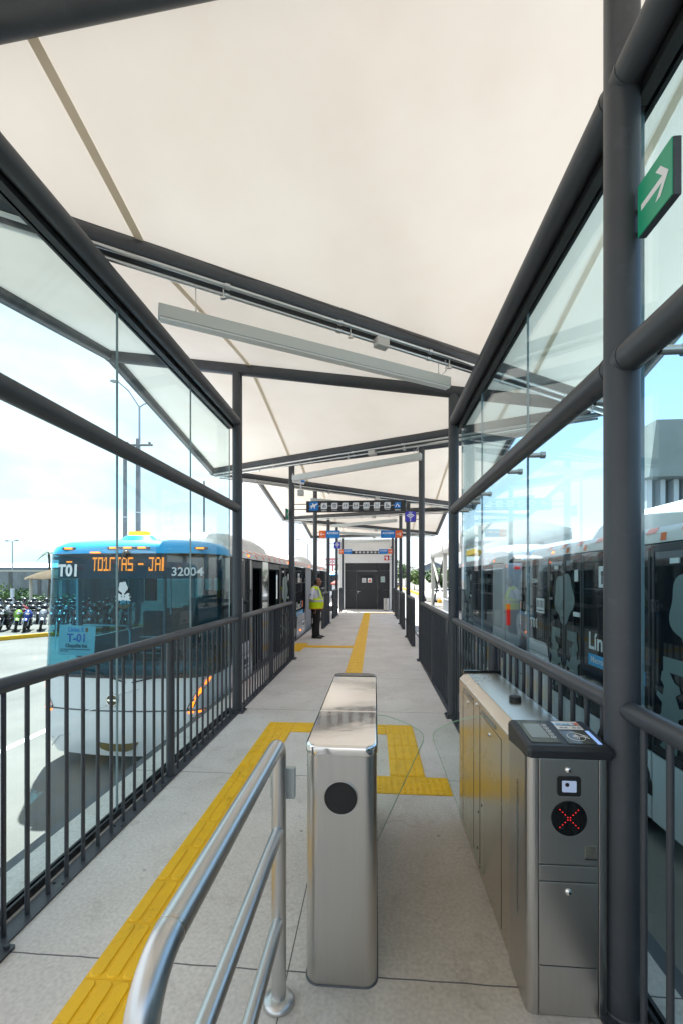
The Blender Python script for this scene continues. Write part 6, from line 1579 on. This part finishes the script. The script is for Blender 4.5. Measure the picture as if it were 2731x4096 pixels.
mb = MB(); mb.prism([(-.62, -.65, 2.052), (.67, -.65, 2.052), (.67, .7, 2.052), (-.62, .7, 2.052)], (0, 0, .14)); mb.loft([[(-.62, -.65, 2.193), (.67, -.65, 2.193), (.67, .7, 2.193), (-.62, .7, 2.193)], [(-.2, -.1, 2.5), (.25, -.1, 2.5), (.25, .1, 2.5), (-.2, .1, 2.5)]], True, True, False); mb.build('roof', M['brickred'], s)
mb = MB(); mb.box(-.3, .3, -.515, -.502, 1.0, 1.6); mb.build('window', M['busglass'], s)
def car(loc, rz, m_, label):
    s = thing('parked_car', loc, label, 'car', 'parked cars', rz)
    rr = []
    for y_, w_, zt in ((-2.1, .70, .62), (-1.95, .82, .74), (-1.2, .86, .92), (-.55, .80, 1.38), (.3, .78, 1.45), (1.1, .80, 1.32), (1.75, .84, .98), (2.05, .78, .80)):
        rr.append([(-w_, y_, .22), (-w_-.03, y_, .55), (-w_+.02, y_, min(zt, .86)), (-w_*.80 if zt > .95 else -w_*.9, y_, zt), (w_*.80 if zt > .95 else w_*.9, y_, zt), (w_-.02, y_, min(zt, .86)), (w_+.03, y_, .55), (w_, y_, .22)])
    mb = MB(); mb.loft(rr, True, True); mb.build('body', m_, s)
    mb = MB(); mb.add([(-.68, -1.10, .97), (.68, -1.10, .97), (.60, -.58, 1.385), (-.60, -.58, 1.385)], [(0, 1, 2, 3)]); mb.build('windscreen', M['busglass'], s)
    for sx_ in (-1, 1):
        for y_ in (-1.3, 1.3):
            mb = MB(); mb.cyl((sx_*.66, y_, .31), (sx_*.87, y_, .31), .31, n=18); wh = mb.build('wheel', M['tyre'], s); mb = MB(); mb.cyl((sx_*.84, y_, .31), (sx_*.876, y_, .31), .19, n=14); mb.build('rim', M['rim'], wh)
        mb = MB(); mb.ball((sx_*.62, -2.0, .62), .10, 10, 6, (1.4, .5, .7)); mb.build('headlight', M['chrome'], s)
p_ = pix(781, 34); car((p_.x, p_.y, ROAD), 0, M['moto_black'], 'dark parked car just left of the white kiosk behind the last railing')
p_ = pix(779, 75); tree('leafy_tree', (p_.x, p_.y, ROAD), 5.2, 1.9, 'light green tree beyond the red sign, left of the kiosk', M['leaf2'], 'trees far off', seed=3)
# ------------------------------------------------------------------ right background
for i, (px_, ds_, hg, cr_, lb, m_) in enumerate(((917, 150, 7.5, 4.5, 'hazy dark green tree at the end of the right road, nearest the kiosk', 'leaf'), (931, 135, 8.6, 3.6, 'tall dark tree beyond the road between two right posts', 'leaf'), (951, 92, 4.6, 2.4, 'bright green tree in front of the distant house', 'leaf2'), (1018, 70, 4.6, 3.0, 'dark green tree behind the marquee posts', 'leaf'), (1035, 72, 4.8, 3.0, 'dark green tree beside the far bus behind the marquee', 'leaf'))):
    pp = pix(px_, ds_); tree('leafy_tree', (pp.x, pp.y, ROAD), hg, cr_, lb, M[m_], 'trees far off', n=110, size=.3, seed=60+i)
s = thing('boundary_wall', (9.2, 120, ROAD), 'white panel wall along the far side of the right road', 'wall')
mb = MB(); mb.box(9.32, 9.5, 70, 250, ROAD+.25, 1.55); mb.build('wall_panel', M['wall'], s, True)
mb = MB(); y = 70
while y < 250: mb.box(9.25, 9.55, y, y+.3, ROAD+.25, 1.75); y += 3.2
mb.build('pilaster', M['white'], s, True)
s = thing('house', (11.8, 98, ROAD), 'grey gabled house with dark windows beyond the white wall', 'house')
mb = MB(); mb.prism([(10.0, 96, ROAD), (15.5, 96, ROAD), (15.5, 96, 4.1), (12.75, 96, 5.3), (10.0, 96, 4.1)], (0, 12, 0)); mb.build('wall', M['houseblue'], s, True)
mb = MB(); mb.prism([(9.7, 95.7, 4.0), (12.75, 95.7, 5.35), (12.75, 95.7, 5.55), (9.7, 95.7, 4.2)], (0, 12.6, 0)); mb.prism([(12.751, 95.7, 5.35), (15.8, 95.7, 4.0), (15.8, 95.7, 4.2), (12.751, 95.7, 5.55)], (0, 12.6, 0)); mb.build('roof', M['roofgrey'], s, True)
for x_ in (10.5, 11.6, 12.7):
    mb = MB(); mb.box(x_, x_+.7, 95.93, 95.99, 1.7, 3.4); wf = mb.build('window', M['white'], s, True); mb = MB(); mb.box(x_+.08, x_+.62, 95.90, 95.925, 1.78, 3.32); mb.build('pane', M['busglass'], wf, True)
# marquee
mq = thing('marquee', (9.5, 26, ROAD), 'long white marquee tent on square metal posts beyond the right bus lane', 'marquee')
TXm, TY0m, TY1m = 5.45, 24.0, 43.0
mb = MB(); N_ = 70; rr = []
for i in range(N_+1):
    y = TY0m+(TY1m-TY0m)*i/N_; sg_ = .05*math.sin(i*1.7)+.10*math.sin(PI*((i*5/N_) % 1))
    rr.append([(TXm+1.0, y, 3.75-sg_*.4), (TXm-.06, y, 3.72+.02*math.sin(i*2.9)), (TXm-.02, y, 4.05), (TXm, y, 4.62-sg_*.15), (TXm+1.3, y, 4.72-sg_), (TXm+2.5, y, 4.82), (TXm+3.8, y, 4.7-sg_), (TXm+5.0, y, 4.4), (TXm+5.05, y, 3.8)])
mb.loft(rr, False); mb.build('tent_roof', M['tent'], mq, True)
y = TY1m-.4; i = 0
while y > TY0m:
    for x_ in (TXm+.14, TXm+4.85):
        mb = MB(); mb.box(x_-.15, x_+.15, y-.13, y+.13, ROAD, 4.0); mb.build('post', M['tentpost'], mq, True)
    mb = MB(); mb.box(TXm-.075, TXm-.03, y-.05, y+.05, 3.6, 4.65); mb.cyl((TXm-.04, y, 4.6), (TXm-.04, y, 5.1), .03, n=6); mb.build('seam_bracket', M['tentpost'], mq, True)
    y -= 7.3; i += 1
for a, b_ in (((TXm+.14, 42.5, 3.4), (TXm+.14, 35.5, -.6)), ((TXm+.10, 35.2, 3.6), (TXm+.10, 41.8, -.7))):
    mb = MB(); mb.cyl(a, b_, .085, n=10); mb.build('brace', M['tentpost'] if a[1] > 40 else M['black'], mq, True)
# terminal building and yellow fascia
tb = thing('terminal_building', (24, 28, ROAD), 'grey building with deep fascia and vertical louvres behind the near right bus', 'building')
mb = MB(); mb.prism([(15.0, 25.0, 7.3), (15.0, 24.4, 10.2), (15.0, 26.6, 10.2), (15.0, 26.6, 7.3)], (26, 0, 0)); mb.build('fascia', M['fascia'], tb, True)
mb = MB(); mb.box(15.2, 40, 26.2, 26.58, ROAD, 7.29); mb.build('wall', M['louver'], tb, True)
mb = MB()
for i in range(9): x_ = 15.3+i*.72; mb.box(x_, x_+.26, 25.7, 26.19, 2.0, 7.28)
mb.build('louvre', mat('pale_louvre', (.52, .55, .58), .5), tb, True)
mb = MB(); mb.cyl((17.8, 24.5, 9.2), (17.8, 24.5, 11.4), .10, n=8); mb.build('antenna', M['pole'], tb, True)
yb_ = thing('fuel_canopy', (16, 52, ROAD), 'yellow edged flat canopy seen low through the right glass screen', 'canopy')
mb = MB(); mb.box(11.5, 22, 50, 58, 4.6, 5.2); mb.build('fascia', M['curbyel'], yb_, True)
for x_ in (13, 20):
    mb = MB(); mb.box(x_, x_+.4, 53, 53.4, ROAD, 4.6); mb.build('column', M['white'], yb_, True)
for px_, ds_, mm, lb in ((1000, 50, M['white'], 'white parked car behind the marquee posts'), (1020, 55, M['moto_grey'], 'grey parked car beside the far bus behind the marquee'), (910, 130, M['moto_black'], 'tiny dark car on the distant road left of the trees')):
    pp = pix(px_, ds_); car((pp.x, pp.y, ROAD), R(20), mm, lb)
# low railing on the far side of the right lane
fr = thing('street_fence', (5.3, 24, ROAD), 'pale low street fence beside the right lane beyond the far bus', 'fence')
mb = MB(); mb.box(5.26, 5.34, 17, 34, 1.05+ROAD, 1.12+ROAD); mb.box(5.26, 5.34, 17, 34, .12+ROAD, .2+ROAD); mb.build('rail', M['lamppole'], fr, True)
mb = MB(); y = 17
while y < 34: mb.box(5.285, 5.315, y, y+.03, .2+ROAD, 1.05+ROAD); y += .16
mb.build('bars', M['lamppole'], fr, True)
